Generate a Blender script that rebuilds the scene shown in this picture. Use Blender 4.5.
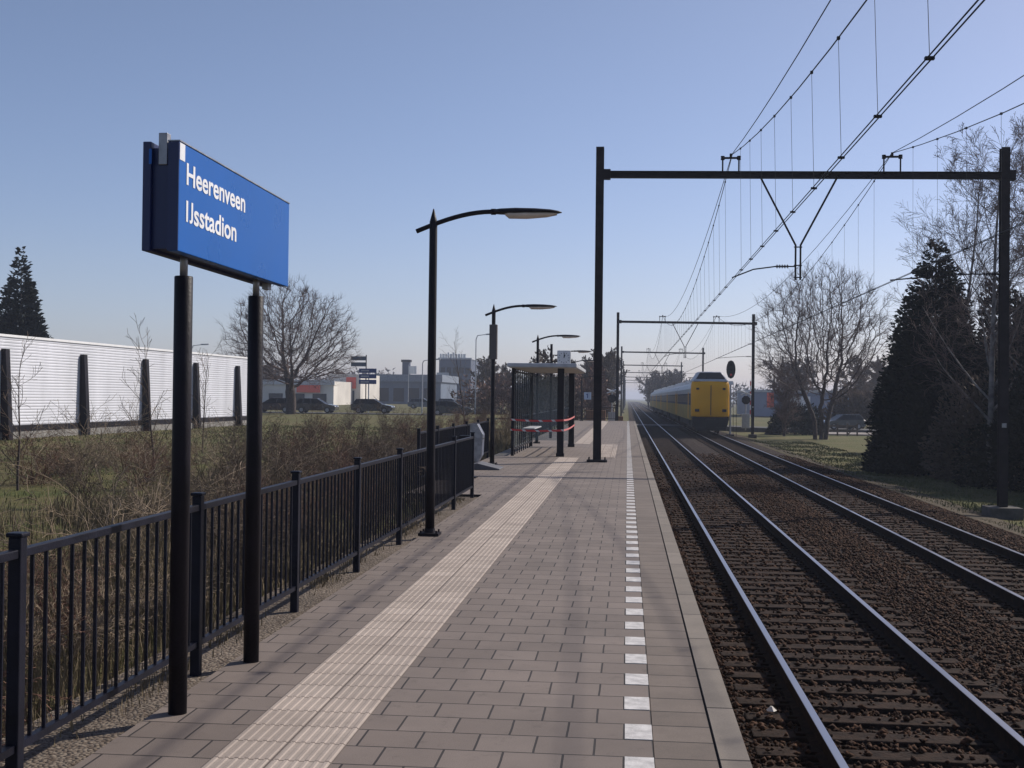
import bpy, math, random
from mathutils import Vector, Matrix
import numpy as np

random.seed(7)
R = math.radians
scene = bpy.context.scene
for o in list(bpy.data.objects):
    bpy.data.objects.remove(o, do_unlink=True)
COL = scene.collection

# ------------------------------------------------------------------ camera
# platform top is z = 0, the track runs along +Y, rail heads are at z = -0.84
EYE = 1.78
RAIL = -0.84
FOC = 1200.0
cam_d = bpy.data.cameras.new("camera")
cam_d.sensor_width = 36.0
cam_d.lens = 36.0 * FOC / 1024.0
cam_d.clip_start = 0.05
cam_d.clip_end = 9000
cam = bpy.data.objects.new("camera", cam_d)
COL.objects.link(cam)
YAW, PITCH, ROLL = math.atan(115.5 / FOC), math.atan(12.6 / FOC), 0.0115
fw = Vector((-math.sin(YAW) * math.cos(PITCH), math.cos(YAW) * math.cos(PITCH), math.sin(PITCH)))
rt = Vector((math.cos(YAW), math.sin(YAW), 0))
up = rt.cross(fw)
rt2 = rt * math.cos(ROLL) + up * math.sin(ROLL)
up2 = up * math.cos(ROLL) - rt * math.sin(ROLL)
m = Matrix((rt2, up2, -fw)).transposed().to_4x4()
m.translation = Vector((0, 0, EYE))
cam.matrix_world = m
scene.camera = cam

# ------------------------------------------------------------------ light
SUN_AZ, SUN_EL = R(50), R(37)          # azimuth from +Y towards +X
world = bpy.data.worlds.new("World")
scene.world = world
world.use_nodes = True
wn = world.node_tree
bg = wn.nodes["Background"]
sky = wn.nodes.new("ShaderNodeTexSky")
sky.sky_type = 'NISHITA'
sky.sun_disc = False
sky.sun_elevation = SUN_EL
sky.sun_rotation = SUN_AZ
sky.altitude = 0
sky.air_density = 1.0
sky.dust_density = 0.7
sky.ozone_density = 5.0
tint = wn.nodes.new("ShaderNodeVectorMath"); tint.operation = 'MULTIPLY'; 
_tc = wn.nodes.new("ShaderNodeTexCoord"); _sp = wn.nodes.new("ShaderNodeSeparateXYZ"); wn.links.new(_tc.outputs['Generated'], _sp.inputs[0])
_cr = wn.nodes.new("ShaderNodeValToRGB"); wn.links.new(_sp.outputs[2], _cr.inputs[0])
_cr.color_ramp.elements[0].position = 0.0; _cr.color_ramp.elements[0].color = (1.02,.94,1.12,1)
_cr.color_ramp.elements[1].position = .32; _cr.color_ramp.elements[1].color = (1.21,.975,.915,1)
_e = _cr.color_ramp.elements.new(.10); _e.color = (1.13,.96,1.02,1)
wn.links.new(_cr.outputs[0], tint.inputs[1])
wn.links.new(sky.outputs[0], tint.inputs[0]); wn.links.new(tint.outputs[0], bg.inputs[0])
bg.inputs[1].default_value = 0.093
sun_d = bpy.data.lights.new("sun", 'SUN')
sun_d.energy = 4.0
sun_d.angle = R(0.6)
sun_d.color = (1.0, 0.93, 0.84)
sun = bpy.data.objects.new("sun", sun_d)
COL.objects.link(sun)
sdir = Vector((math.sin(SUN_AZ) * math.cos(SUN_EL), math.cos(SUN_AZ) * math.cos(SUN_EL), math.sin(SUN_EL)))
sun.rotation_euler = sdir.to_track_quat('Z', 'Y').to_euler()
sun.location = sdir * 200
vs = scene.view_settings
vs.view_transform = 'Standard'
vs.look = 'None'
vs.gamma = 1
vs.use_curve_mapping = False
vs.exposure = 0.25
scene.cycles.max_bounces = 6
scene.cycles.volume_bounces = 0

# ------------------------------------------------------------------ helpers
class MB:
    def __init__(s):
        s.v = []; s.f = []
    def box(s, x0, x1, y0, y1, z0, z1):
        b = len(s.v)
        s.v += [(x0,y0,z0),(x1,y0,z0),(x1,y1,z0),(x0,y1,z0),(x0,y0,z1),(x1,y0,z1),(x1,y1,z1),(x0,y1,z1)]
        s.f += [(b,b+3,b+2,b+1),(b+4,b+5,b+6,b+7),(b,b+1,b+5,b+4),(b+1,b+2,b+6,b+5),(b+2,b+3,b+7,b+6),(b+3,b,b+4,b+7)]
        return s
    def cbox(s, x, y, z, w, d, h):
        return s.box(x-w/2, x+w/2, y-d/2, y+d/2, z-h/2, z+h/2)
    def quad(s, a, b, c, d):
        i = len(s.v); s.v += [tuple(a), tuple(b), tuple(c), tuple(d)]; s.f.append((i,i+1,i+2,i+3)); return s
    def poly(s, pts):
        i = len(s.v); s.v += [tuple(p) for p in pts]; s.f.append(tuple(range(i, i+len(pts)))); return s
    def prism(s, prof, axis, a, b):
        """prof: ccw list of 2D points; axis 'x': prof=(y,z); 'y': prof=(x,z); 'z': prof=(x,y)"""
        i = len(s.v); n = len(prof)
        def P(p, t):
            return {'x': (t,p[0],p[1]), 'y': (p[0],t,p[1]), 'z': (p[0],p[1],t)}[axis]
        s.v += [P(p,a) for p in prof] + [P(p,b) for p in prof]
        s.f.append(tuple(range(i, i+n))[::-1]); s.f.append(tuple(range(i+n, i+2*n)))
        for k in range(n):
            k2 = (k+1) % n
            s.f.append((i+k, i+k2, i+n+k2, i+n+k))
        return s
    def tube(s, pts, rad, n=6, caps=True):
        pts = [Vector(p) for p in pts]
        if not hasattr(rad, '__len__'): rad = [rad]*len(pts)
        i0 = len(s.v); prev = None
        for k, p in enumerate(pts):
            if k == 0: t = pts[1]-pts[0]
            elif k == len(pts)-1: t = pts[-1]-pts[-2]
            else: t = pts[k+1]-pts[k-1]
            t.normalize()
            if prev is None:
                a = Vector((0,0,1)) if abs(t.z) < .9 else Vector((1,0,0))
                u = t.cross(a).normalized()
            else:
                u = prev - t*prev.dot(t)
                u = u.normalized() if u.length > 1e-6 else t.orthogonal().normalized()
            prev = u
            w = t.cross(u); r = rad[k]
            for q in range(n):
                an = 2*math.pi*q/n
                s.v.append(tuple(p + u*(r*math.cos(an)) + w*(r*math.sin(an))))
        for k in range(len(pts)-1):
            for q in range(n):
                q2 = (q+1) % n
                s.f.append((i0+k*n+q, i0+k*n+q2, i0+(k+1)*n+q2, i0+(k+1)*n+q))
        if caps:
            s.f.append(tuple(i0+q for q in range(n))[::-1])
            e = i0+(len(pts)-1)*n
            s.f.append(tuple(e+q for q in range(n)))
        return s
    def cyl(s, x, y, z0, z1, r0, r1=None, n=16):
        return s.tube([(x,y,z0),(x,y,z1)], [r0, r0 if r1 is None else r1], n)
    def lathe(s, prof, x=0, y=0, n=20):
        i = len(s.v)
        for r, z in prof:
            for q in range(n):
                a = 2*math.pi*q/n
                s.v.append((x+r*math.cos(a), y+r*math.sin(a), z))
        for k in range(len(prof)-1):
            for q in range(n):
                q2 = (q+1) % n
                s.f.append((i+k*n+q, i+k*n+q2, i+(k+1)*n+q2, i+(k+1)*n+q))
        s.f.append(tuple(i+q for q in range(n))[::-1])
        e = i+(len(prof)-1)*n
        s.f.append(tuple(e+q for q in range(n)))
        return s
    def shift(s, dx, dy, dz):
        s.v = [(a+dx, b+dy, c+dz) for a, b, c in s.v]; return s

def link(name, me, mt, parent=None, loc=None):
    o = bpy.data.objects.new(name, me)
    if mt: me.materials.append(mt)
    COL.objects.link(o)
    if parent: o.parent = parent
    if loc is not None: o.location = loc
    return o

def obj(name, mb, mt, parent=None, loc=None, smooth=False, bevel=0):
    me = bpy.data.meshes.new(name)
    me.from_pydata(mb.v, [], mb.f)
    me.update()
    if smooth:
        me.shade_smooth()
    o = link(name, me, mt, parent, loc)
    if bevel:
        b = o.modifiers.new("bevel", 'BEVEL'); b.width = bevel; b.segments = 2; b.limit_method = 'ANGLE'
    return o

def nparr(name, V, F, mt, parent=None, loc=None):
    """V (n,3) array, F (m,k) array of constant size k"""
    me = bpy.data.meshes.new(name)
    k = F.shape[1]
    me.vertices.add(len(V)); me.vertices.foreach_set('co', V.astype(np.float32).ravel())
    me.loops.add(F.size); me.loops.foreach_set('vertex_index', F.astype(np.int32).ravel())
    me.polygons.add(len(F)); me.polygons.foreach_set('loop_start', np.arange(0, F.size, k, dtype=np.int32))
    me.update(calc_edges=True); me.validate()
    return link(name, me, mt, parent, loc)

def tag(o, label=None, cat=None, group=None, kind=None):
    if label: o['label'] = label
    if cat: o['category'] = cat
    if group: o['group'] = group
    if kind: o['kind'] = kind
    return o

def thing(name, label, cat, loc=(0,0,0), rz=0, group=None):
    o = bpy.data.objects.new(name, None); COL.objects.link(o)
    o.empty_display_size = .3
    o.location = loc; o.rotation_euler = (0,0,rz)
    return tag(o, label, cat, group)

def struct(name, mb, mt, smooth=False):
    return tag(obj(name, mb, mt, smooth=smooth), kind='structure')

def dup(root, loc, rz=0, label=None, scale=None, group=None):
    r = root.copy(); COL.objects.link(r)
    r.location = loc; r.rotation_euler = (0,0,rz)
    if scale: r.scale = scale if hasattr(scale, '__len__') else (scale,)*3
    if label: r['label'] = label
    if group: r['group'] = group
    def rec(src, dst):
        for ch in list(src.children):
            c = ch.copy(); COL.objects.link(c); c.parent = dst
            rec(ch, c)
    rec(root, r)
    return r

# ------------------------------------------------------------------ materials
def mat(name, col, rough=.6, metal=0, var=.15, vscale=3.0, bump=0, bscale=40, spec=.5, col2=None, coat=0, detail=6):
    mt = bpy.data.materials.new(name); mt.use_nodes = True
    nt = mt.node_tree; p = nt.nodes["Principled BSDF"]
    p.inputs['Roughness'].default_value = rough
    p.inputs['Metallic'].default_value = metal
    p.inputs['Specular IOR Level'].default_value = spec
    if coat: p.inputs['Coat Weight'].default_value = coat
    tc = nt.nodes.new('ShaderNodeTexCoord')
    nz = nt.nodes.new('ShaderNodeTexNoise'); nz.inputs['Scale'].default_value = vscale; nz.inputs['Detail'].default_value = detail
    nt.links.new(tc.outputs['Object'], nz.inputs['Vector'])
    cr = nt.nodes.new('ShaderNodeValToRGB')
    c2 = col2 or tuple(min(1, c*(1+var)) for c in col)
    c1 = col if col2 else tuple(c*(1-var) for c in col)
    cr.color_ramp.elements[0].position = .35; cr.color_ramp.elements[1].position = .65
    cr.color_ramp.elements[0].color = (*c1, 1); cr.color_ramp.elements[1].color = (*c2, 1)
    nt.links.new(nz.outputs['Fac'], cr.inputs['Fac'])
    nt.links.new(cr.outputs['Color'], p.inputs['Base Color'])
    rr = nt.nodes.new('ShaderNodeMapRange')
    rr.inputs['To Min'].default_value = max(0, rough-.08); rr.inputs['To Max'].default_value = min(1, rough+.1)
    nt.links.new(nz.outputs['Fac'], rr.inputs['Value']); nt.links.new(rr.outputs[0], p.inputs['Roughness'])
    if bump:
        n2 = nt.nodes.new('ShaderNodeTexNoise'); n2.inputs['Scale'].default_value = bscale; n2.inputs['Detail'].default_value = 4
        nt.links.new(tc.outputs['Object'], n2.inputs['Vector'])
        bp = nt.nodes.new('ShaderNodeBump'); bp.inputs['Strength'].default_value = bump; bp.inputs['Distance'].default_value = .02
        nt.links.new(n2.outputs['Fac'], bp.inputs['Height']); nt.links.new(bp.outputs[0], p.inputs['Normal'])
    mt['p'] = 1
    return mt

def N(nt, t, **kw):
    n = nt.nodes.new(t)
    for k, v in kw.items():
        if k.startswith('i_'): n.inputs[k[2:].replace('_', ' ')].default_value = v
        else: setattr(n, k, v)
    return n

M = {}
M['post'] = mat('dark_painted_steel', (.008,.006,.010), .5, 0, .3, 6, .15, 60, spec=.2)
M['fence'] = mat('blue_black_fence_paint', (.007,.0075,.015), .45, 0, .35, 5, .1, 80, spec=.2)
M['galv'] = mat('galvanised_steel', (.30,.30,.31), .45, .7, .2, 12)
M['gantry'] = mat('gantry_brown_steel', (.018,.014,.016), .7, 0, .35, 4, .2, 30, spec=.2)
M['wire'] = mat('wire_metal', (.03,.028,.03), .6, .3, .1)
M['concrete'] = mat('concrete', (.20,.19,.175), .9, 0, .25, 5, .5, 30)
M['block'] = mat('concrete_block', (.09,.08,.07), .9, 0, .3, 5, .5, 30)
M['blue'] = mat('sign_blue_enamel', (.002,.095,.38), .28, 0, .04, 2, spec=.3)
M['navy'] = mat('sign_side_navy', (.008,.016,.075), .4, 0, .1, 2)
M['white'] = mat('white_paint', (.78,.78,.78), .4, 0, .05, 5)
M['lightgrey'] = mat('light_grey_metal', (.45,.46,.48), .5, .2, .1, 5)
M['lens'] = mat('lamp_lens_plastic', (.70,.62,.56), .3, 0, .1, 5)
M['binpanel'] = mat('bin_grey_blue', (.09,.105,.15), .5, 0, .1, 5)
M['rubber'] = mat('black_rubber', (.012,.012,.013), .8)
M['red'] = mat('red_plastic', (.55,.03,.03), .5, 0, .1)
M['bark'] = mat('bark_brown', (.065,.047,.040), .95, 0, .35, 8, .4, 20)
M['bark_pale'] = mat('bark_grey', (.11,.09,.08), .95, 0, .35, 8, .4, 20)
M['birch'] = mat('birch_bark', (.16,.145,.135), .9, 0, .5, 4, .2, 20)
M['twig'] = mat('twig_brown', (.11,.078,.055), .9, 0, .4, 1.2)
M['twig_red'] = mat('twig_reddish', (.14,.075,.050), .9, 0, .4, 1.2)
M['twig_pale'] = mat('twig_straw', (.24,.18,.12), .9, 0, .4, 1.2)
M['crowntwig'] = mat('fine_crown_twigs', (.12,.080,.068), .9, 0, .3, 1.2)
M['needle'] = mat('dark_needles', (.009,.013,.009), .9, 0, .6, 2.5, spec=.05)
M['needle2'] = mat('spruce_needles', (.022,.028,.024), .85, 0, .6, 2, spec=.15)
M['yellow'] = mat('train_yellow', (.80,.38,.005), .5, 0, .06, .5, spec=.2)
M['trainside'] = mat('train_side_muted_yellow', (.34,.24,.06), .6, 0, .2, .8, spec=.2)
M['trainblue'] = mat('train_window_blue', (.02,.03,.07), .5, 0, .1, .8, spec=.15)
M['trainroof'] = mat('train_roof_grey', (.30,.31,.33), .4, .1, .3, 1.5)
M['glassdark'] = mat('dark_glass', (.008,.010,.014), .3, 0, .05, spec=.2)
M['rust'] = mat('rail_rust', (.022,.012,.008), .9, 0, .4, 9, .3, 60, spec=.1)
M['steeltop'] = mat('polished_rail_top', (.36,.37,.42), .36, .9, .0, 1)
M['sleeper'] = mat('sleeper_wood', (.030,.019,.014), .9, 0, .4, 7, .6, 30, spec=.1)
M['stone'] = mat('ballast_stone', (.014,.007,.004), .9, 0, .7, 14, .4, 60, col2=(.088,.044,.025), spec=.15)
M['grassblade'] = mat('grass_blades', (.06,.075,.020), .9, 0, .4, .8, col2=(.13,.12,.045))
M['dryblade'] = mat('dry_grass_blades', (.11,.085,.048), .9, 0, .4, .6, col2=(.21,.16,.09))
M['asphalt'] = mat('asphalt', (.055,.055,.058), .9, 0, .2, 2, .3, 60)
M['brickhouse'] = mat('dark_brick', (.065,.035,.028), .9, 0, .3, 6, .3, 30)
M['yard'] = mat('pale_yard_gravel', (.22,.19,.17), .9, 0, .2, 3)
M['rooftile'] = mat('dark_roof_tiles', (.035,.028,.028), .85, 0, .3, 6, .3, 20)
M['cream'] = mat('cream_cladding', (.62,.58,.52), .7, 0, .15, .2)
M['bluegrey'] = mat('blue_grey_cladding', (.10,.13,.18), .6, 0, .15, .2)
M['officeblue'] = mat('office_dark_blue', (.045,.06,.10), .5, 0, .15, .2)
M['redsign'] = mat('red_sign_panel', (.80,.09,.04), .5, 0, .05)
M['signblue'] = mat('road_sign_blue', (.02,.05,.19), .5, 0, .05)
M['greensign'] = mat('grey_green_sign', (.09,.12,.15), .5, 0, .05)
M['wood'] = mat('weathered_wood', (.13,.10,.075), .9, 0, .3, 5, .3, 30)
M['orange'] = mat('orange_brown_panel', (.22,.09,.03), .7)
M['underroof'] = mat('cream_soffit', (.50,.46,.40), .7, 0, .1, 1)

def glass():
    mt = bpy.data.materials.new('clear_glass'); mt.use_nodes = True
    nt = mt.node_tree; p = nt.nodes["Principled BSDF"]
    out = nt.nodes['Material Output']
    p.inputs['Base Color'].default_value = (.5,.55,.58,1); p.inputs['Roughness'].default_value = .08
    tr = N(nt, 'ShaderNodeBsdfTransparent'); tr.inputs[0].default_value = (.82,.86,.88,1)
    mx = N(nt, 'ShaderNodeMixShader'); mx.inputs[0].default_value = .14
    nt.links.new(tr.outputs[0], mx.inputs[1]); nt.links.new(p.outputs[0], mx.inputs[2]); nt.links.new(mx.outputs[0], out.inputs[0])
    return mt
M['glass'] = glass()

def paving():
    mt = bpy.data.materials.new('concrete_paving_tiles'); mt.use_nodes = True
    nt = mt.node_tree; p = nt.nodes["Principled BSDF"]; L = nt.links.new
    tc = N(nt, 'ShaderNodeTexCoord')
    br = N(nt, 'ShaderNodeTexBrick', offset=.5, offset_frequency=2, squash=1.0, squash_frequency=2)
    br.inputs['Color1'].default_value = (.150,.118,.098,1)
    br.inputs['Color2'].default_value = (.188,.150,.126,1)
    br.inputs['Mortar'].default_value = (.022,.016,.014,1)
    br.inputs['Scale'].default_value = 1
    br.inputs['Mortar Size'].default_value = .0065
    br.inputs['Mortar Smooth'].default_value = .25
    br.inputs['Bias'].default_value = 0
    br.inputs['Brick Width'].default_value = .3
    br.inputs['Row Height'].default_value = .3
    # slightly wandering joints
    wob = N(nt, 'ShaderNodeTexNoise'); wob.inputs['Scale'].default_value = 2.2
    L(tc.outputs['Object'], wob.inputs['Vector'])
    sc = N(nt, 'ShaderNodeVectorMath', operation='MULTIPLY_ADD')
    sc.inputs[1].default_value = (.012,.012,0); sc.inputs[2].default_value = (-.006,-.006,0)
    L(wob.outputs['Color'], sc.inputs[0])
    ad = N(nt, 'ShaderNodeVectorMath', operation='ADD')
    L(tc.outputs['Object'], ad.inputs[0]); L(sc.outputs[0], ad.inputs[1])
    L(ad.outputs[0], br.inputs['Vector'])
    big = N(nt, 'ShaderNodeTexNoise'); big.inputs['Scale'].default_value = .9; big.inputs['Detail'].default_value = 8; big.inputs['Roughness'].default_value = .65
    L(tc.outputs['Object'], big.inputs['Vector'])
    r1 = N(nt, 'ShaderNodeMapRange'); r1.inputs['From Min'].default_value = .3; r1.inputs['From Max'].default_value = .7
    r1.inputs['To Min'].default_value = .80; r1.inputs['To Max'].default_value = 1.15
    L(big.outputs['Fac'], r1.inputs['Value'])
    fine = N(nt, 'ShaderNodeTexNoise'); fine.inputs['Scale'].default_value = 160; fine.inputs['Detail'].default_value = 3
    L(tc.outputs['Object'], fine.inputs['Vector'])
    r2 = N(nt, 'ShaderNodeMapRange'); r2.inputs['From Min'].default_value = .3; r2.inputs['From Max'].default_value = .7
    r2.inputs['To Min'].default_value = .82; r2.inputs['To Max'].default_value = 1.15
    L(fine.outputs['Fac'], r2.inputs['Value'])
    mu = N(nt, 'ShaderNodeMath', operation='MULTIPLY'); L(r1.outputs[0], mu.inputs[0]); L(r2.outputs[0], mu.inputs[1])
    vm = N(nt, 'ShaderNodeVectorMath', operation='SCALE'); L(br.outputs['Color'], vm.inputs[0]); L(mu.outputs[0], vm.inputs['Scale'])
    sn = N(nt, 'ShaderNodeTexNoise'); sn.inputs['Scale'].default_value = 5.5; sn.inputs['Detail'].default_value = 9; sn.inputs['Roughness'].default_value = .75
    L(tc.outputs['Object'], sn.inputs['Vector'])
    sr = N(nt, 'ShaderNodeMapRange'); sr.inputs['From Min'].default_value = .56; sr.inputs['From Max'].default_value = .70; sr.inputs['To Min'].default_value = 1; sr.inputs['To Max'].default_value = .68
    L(sn.outputs['Fac'], sr.inputs['Value'])
    gv = N(nt, 'ShaderNodeTexVoronoi'); gv.inputs['Scale'].default_value = 2.6; L(tc.outputs['Object'], gv.inputs['Vector'])
    gr = N(nt, 'ShaderNodeMapRange'); gr.inputs['From Min'].default_value = .035; gr.inputs['From Max'].default_value = .05; gr.inputs['To Min'].default_value = .62; gr.inputs['To Max'].default_value = 1
    L(gv.outputs['Distance'], gr.inputs['Value'])
    m3 = N(nt, 'ShaderNodeMath', operation='MULTIPLY'); L(sr.outputs[0], m3.inputs[0]); L(gr.outputs[0], m3.inputs[1])
    v3 = N(nt, 'ShaderNodeVectorMath', operation='SCALE'); L(vm.outputs[0], v3.inputs[0]); L(m3.outputs[0], v3.inputs['Scale'])
    L(v3.outputs[0], p.inputs['Base Color'])
    p.inputs['Roughness'].default_value = .8
    h = N(nt, 'ShaderNodeMath', operation='MULTIPLY_ADD'); h.inputs[1].default_value = -1
    f2 = N(nt, 'ShaderNodeMath', operation='MULTIPLY'); f2.inputs[1].default_value = .12; L(fine.outputs['Fac'], f2.inputs[0])
    L(br.outputs['Fac'], h.inputs[0]); L(f2.outputs[0], h.inputs[2])
    bp = N(nt, 'ShaderNodeBump'); bp.inputs['Distance'].default_value = .008; bp.inputs['Strength'].default_value = .9
    L(h.outputs[0], bp.inputs['Height']); L(bp.outputs[0], p.inputs['Normal'])
    return mt
M['paving'] = paving()

def slabs(name, c1, c2, joint, w, hh, xoff=0, msize=.004, fine_amt=.12):
    """stack bond slabs, w along x, hh along y"""
    mt = bpy.data.materials.new(name); mt.use_nodes = True
    nt = mt.node_tree; p = nt.nodes["Principled BSDF"]; L = nt.links.new
    tc = N(nt, 'ShaderNodeTexCoord')
    mp = N(nt, 'ShaderNodeMapping'); mp.inputs['Location'].default_value = (xoff,0,0)
    L(tc.outputs['Object'], mp.inputs['Vector'])
    br = N(nt, 'ShaderNodeTexBrick', offset=0, offset_frequency=1, squash=1.0, squash_frequency=1)
    br.inputs['Color1'].default_value = (*c1,1); br.inputs['Color2'].default_value = (*c2,1); br.inputs['Mortar'].default_value = (*joint,1)
    br.inputs['Scale'].default_value = 1; br.inputs['Mortar Size'].default_value = msize; br.inputs['Mortar Smooth'].default_value = .2
    br.inputs['Brick Width'].default_value = w; br.inputs['Row Height'].default_value = hh
    L(mp.outputs[0], br.inputs['Vector'])
    big = N(nt, 'ShaderNodeTexNoise'); big.inputs['Scale'].default_value = 1.7; big.inputs['Detail'].default_value = 8; big.inputs['Roughness'].default_value = .7
    L(tc.outputs['Object'], big.inputs['Vector'])
    r1 = N(nt, 'ShaderNodeMapRange'); r1.inputs['From Min'].default_value = .3; r1.inputs['From Max'].default_value = .7
    r1.inputs['To Min'].default_value = .78; r1.inputs['To Max'].default_value = 1.14
    L(big.outputs['Fac'], r1.inputs['Value'])
    fine = N(nt, 'ShaderNodeTexNoise'); fine.inputs['Scale'].default_value = 140; fine.inputs['Detail'].default_value = 3
    L(tc.outputs['Object'], fine.inputs['Vector'])
    r2 = N(nt, 'ShaderNodeMapRange'); r2.inputs['From Min'].default_value = .3; r2.inputs['From Max'].default_value = .7
    r2.inputs['To Min'].default_value = 1-fine_amt; r2.inputs['To Max'].default_value = 1+fine_amt
    L(fine.outputs['Fac'], r2.inputs['Value'])
    mu = N(nt, 'ShaderNodeMath', operation='MULTIPLY'); L(r1.outputs[0], mu.inputs[0]); L(r2.outputs[0], mu.inputs[1])
    vm = N(nt, 'ShaderNodeVectorMath', operation='SCALE'); L(br.outputs['Color'], vm.inputs[0]); L(mu.outputs[0], vm.inputs['Scale'])
    L(vm.outputs[0], p.inputs['Base Color']); p.inputs['Roughness'].default_value = .85
    bp = N(nt, 'ShaderNodeBump'); bp.inputs['Distance'].default_value = .006; bp.invert = True
    L(br.outputs['Fac'], bp.inputs['Height']); L(bp.outputs[0], p.inputs['Normal'])
    return mt
M['edge_tiles'] = slabs('edge_tiles', (.128,.100,.080), (.165,.131,.106), (.025,.018,.015), .6, .3, .05, .0075)
M['coping'] = slabs('coping_stone', (.165,.138,.110), (.205,.172,.140), (.025,.018,.015), .6, 1.0, -.3, .011)
M['tactile'] = slabs('tactile_tiles', (.31,.255,.215), (.36,.30,.255), (.11,.085,.07), .3, .3, -.1, .006)

def ground_mat():
    mt = bpy.data.materials.new('rough_grass_ground'); mt.use_nodes = True
    nt = mt.node_tree; p = nt.nodes["Principled BSDF"]; L = nt.links.new
    tc = N(nt, 'ShaderNodeTexCoord')
    a = N(nt, 'ShaderNodeTexNoise'); a.inputs['Scale'].default_value = .35; a.inputs['Detail'].default_value = 9; a.inputs['Roughness'].default_value = .7
    b = N(nt, 'ShaderNodeTexNoise'); b.inputs['Scale'].default_value = 9; b.inputs['Detail'].default_value = 8; b.inputs['Roughness'].default_value = .75
    L(tc.outputs['Object'], a.inputs['Vector']); L(tc.outputs['Object'], b.inputs['Vector'])
    cr = N(nt, 'ShaderNodeValToRGB')
    e = cr.color_ramp.elements
    e[0].position = .38; e[0].color = (.075,.088,.026,1)
    e[1].position = .66; e[1].color = (.15,.12,.06,1)
    m2 = cr.color_ramp.elements.new(.5); m2.color = (.115,.105,.042,1)
    L(a.outputs['Fac'], cr.inputs['Fac'])
    r = N(nt, 'ShaderNodeMapRange'); r.inputs['From Min'].default_value = .3; r.inputs['From Max'].default_value = .7
    r.inputs['To Min'].default_value = .55; r.inputs['To Max'].default_value = 1.35
    L(b.outputs['Fac'], r.inputs['Value'])
    vm = N(nt, 'ShaderNodeVectorMath', operation='SCALE'); L(cr.outputs['Color'], vm.inputs[0]); L(r.outputs[0], vm.inputs['Scale'])
    L(vm.outputs[0], p.inputs['Base Color']); p.inputs['Roughness'].default_value = .95; p.inputs['Specular IOR Level'].default_value = .15
    bp = N(nt, 'ShaderNodeBump'); bp.inputs['Distance'].default_value = .05; L(b.outputs['Fac'], bp.inputs['Height']); L(bp.outputs[0], p.inputs['Normal'])
    return mt
M['ground'] = ground_mat()

def gravel_mat(name, dark, light, scale, bdist=.02):
    mt = bpy.data.materials.new(name); mt.use_nodes = True
    nt = mt.node_tree; p = nt.nodes["Principled BSDF"]; L = nt.links.new
    tc = N(nt, 'ShaderNodeTexCoord')
    v = N(nt, 'ShaderNodeTexVoronoi'); v.inputs['Scale'].default_value = scale; v.inputs['Randomness'].default_value = 1
    L(tc.outputs['Object'], v.inputs['Vector'])
    big = N(nt, 'ShaderNodeTexNoise'); big.inputs['Scale'].default_value = .8; big.inputs['Detail'].default_value = 6
    L(tc.outputs['Object'], big.inputs['Vector'])
    sp = N(nt, 'ShaderNodeSeparateColor'); L(v.outputs['Color'], sp.inputs[0])
    cr = N(nt, 'ShaderNodeValToRGB'); cr.color_ramp.elements[0].color = (*dark,1); cr.color_ramp.elements[1].color = (*light,1)
    L(sp.outputs[0], cr.inputs['Fac'])
    r = N(nt, 'ShaderNodeMapRange'); r.inputs['From Min'].default_value = .3; r.inputs['From Max'].default_value = .7
    r.inputs['To Min'].default_value = .75; r.inputs['To Max'].default_value = 1.25
    L(big.outputs['Fac'], r.inputs['Value'])
    vm = N(nt, 'ShaderNodeVectorMath', operation='SCALE'); L(cr.outputs['Color'], vm.inputs[0]); L(r.outputs[0], vm.inputs['Scale'])
    L(vm.outputs[0], p.inputs['Base Color']); p.inputs['Roughness'].default_value = .95; p.inputs['Specular IOR Level'].default_value = .2
    bp = N(nt, 'ShaderNodeBump'); bp.inputs['Distance'].default_value = bdist; bp.invert = True
    L(v.outputs['Distance'], bp.inputs['Height']); L(bp.outputs[0], p.inputs['Normal'])
    return mt
M['ballast'] = gravel_mat('ballast_bed', (.008,.0045,.003), (.045,.025,.016), 22, .05)
M['dirt'] = gravel_mat('gravelly_dirt', (.075,.055,.042), (.20,.165,.13), 45, .015)
M['sand'] = gravel_mat('sandy_verge', (.045,.033,.02), (.10,.078,.05), 30, .01)

def corrugated():
    mt = bpy.data.materials.new('white_corrugated_cladding'); mt.use_nodes = True
    nt = mt.node_tree; p = nt.nodes["Principled BSDF"]; L = nt.links.new
    tc = N(nt, 'ShaderNodeTexCoord')
    n = N(nt, 'ShaderNodeTexNoise'); n.inputs['Scale'].default_value = .6; n.inputs['Detail'].default_value = 7
    mp = N(nt, 'ShaderNodeMapping'); mp.inputs['Scale'].default_value = (1,1.6,.25)
    L(tc.outputs['Object'], mp.inputs['Vector']); L(mp.outputs[0], n.inputs['Vector'])
    cr = N(nt, 'ShaderNodeValToRGB'); cr.color_ramp.elements[0].position=.3; cr.color_ramp.elements[1].position=.7
    cr.color_ramp.elements[0].color = (.52,.53,.57,1); cr.color_ramp.elements[1].color = (.66,.67,.72,1)
    L(n.outputs['Fac'], cr.inputs['Fac']); L(cr.outputs[0], p.inputs['Base Color'])
    p.inputs['Roughness'].default_value = .45
    return mt
M['corr'] = corrugated()

# ------------------------------------------------------------------ ground and platform
def sstep(a, b, x):
    t = max(0, min(1, (x-a)/(b-a))); return t*t*(3-2*t)

def ground_z(x, y):
    left_near = -.14 + (-.9)*sstep(-2.9, -2.2, x)          # beside the platform
    left_far = -.14 + (-.95)*sstep(-7, -1.5, x)
    t = sstep(92, 98, y)
    z = left_near*(1-t) + left_far*t
    if x > 0: z = -1.12 - .22*sstep(7.6, 10.5, x)
    return z

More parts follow.
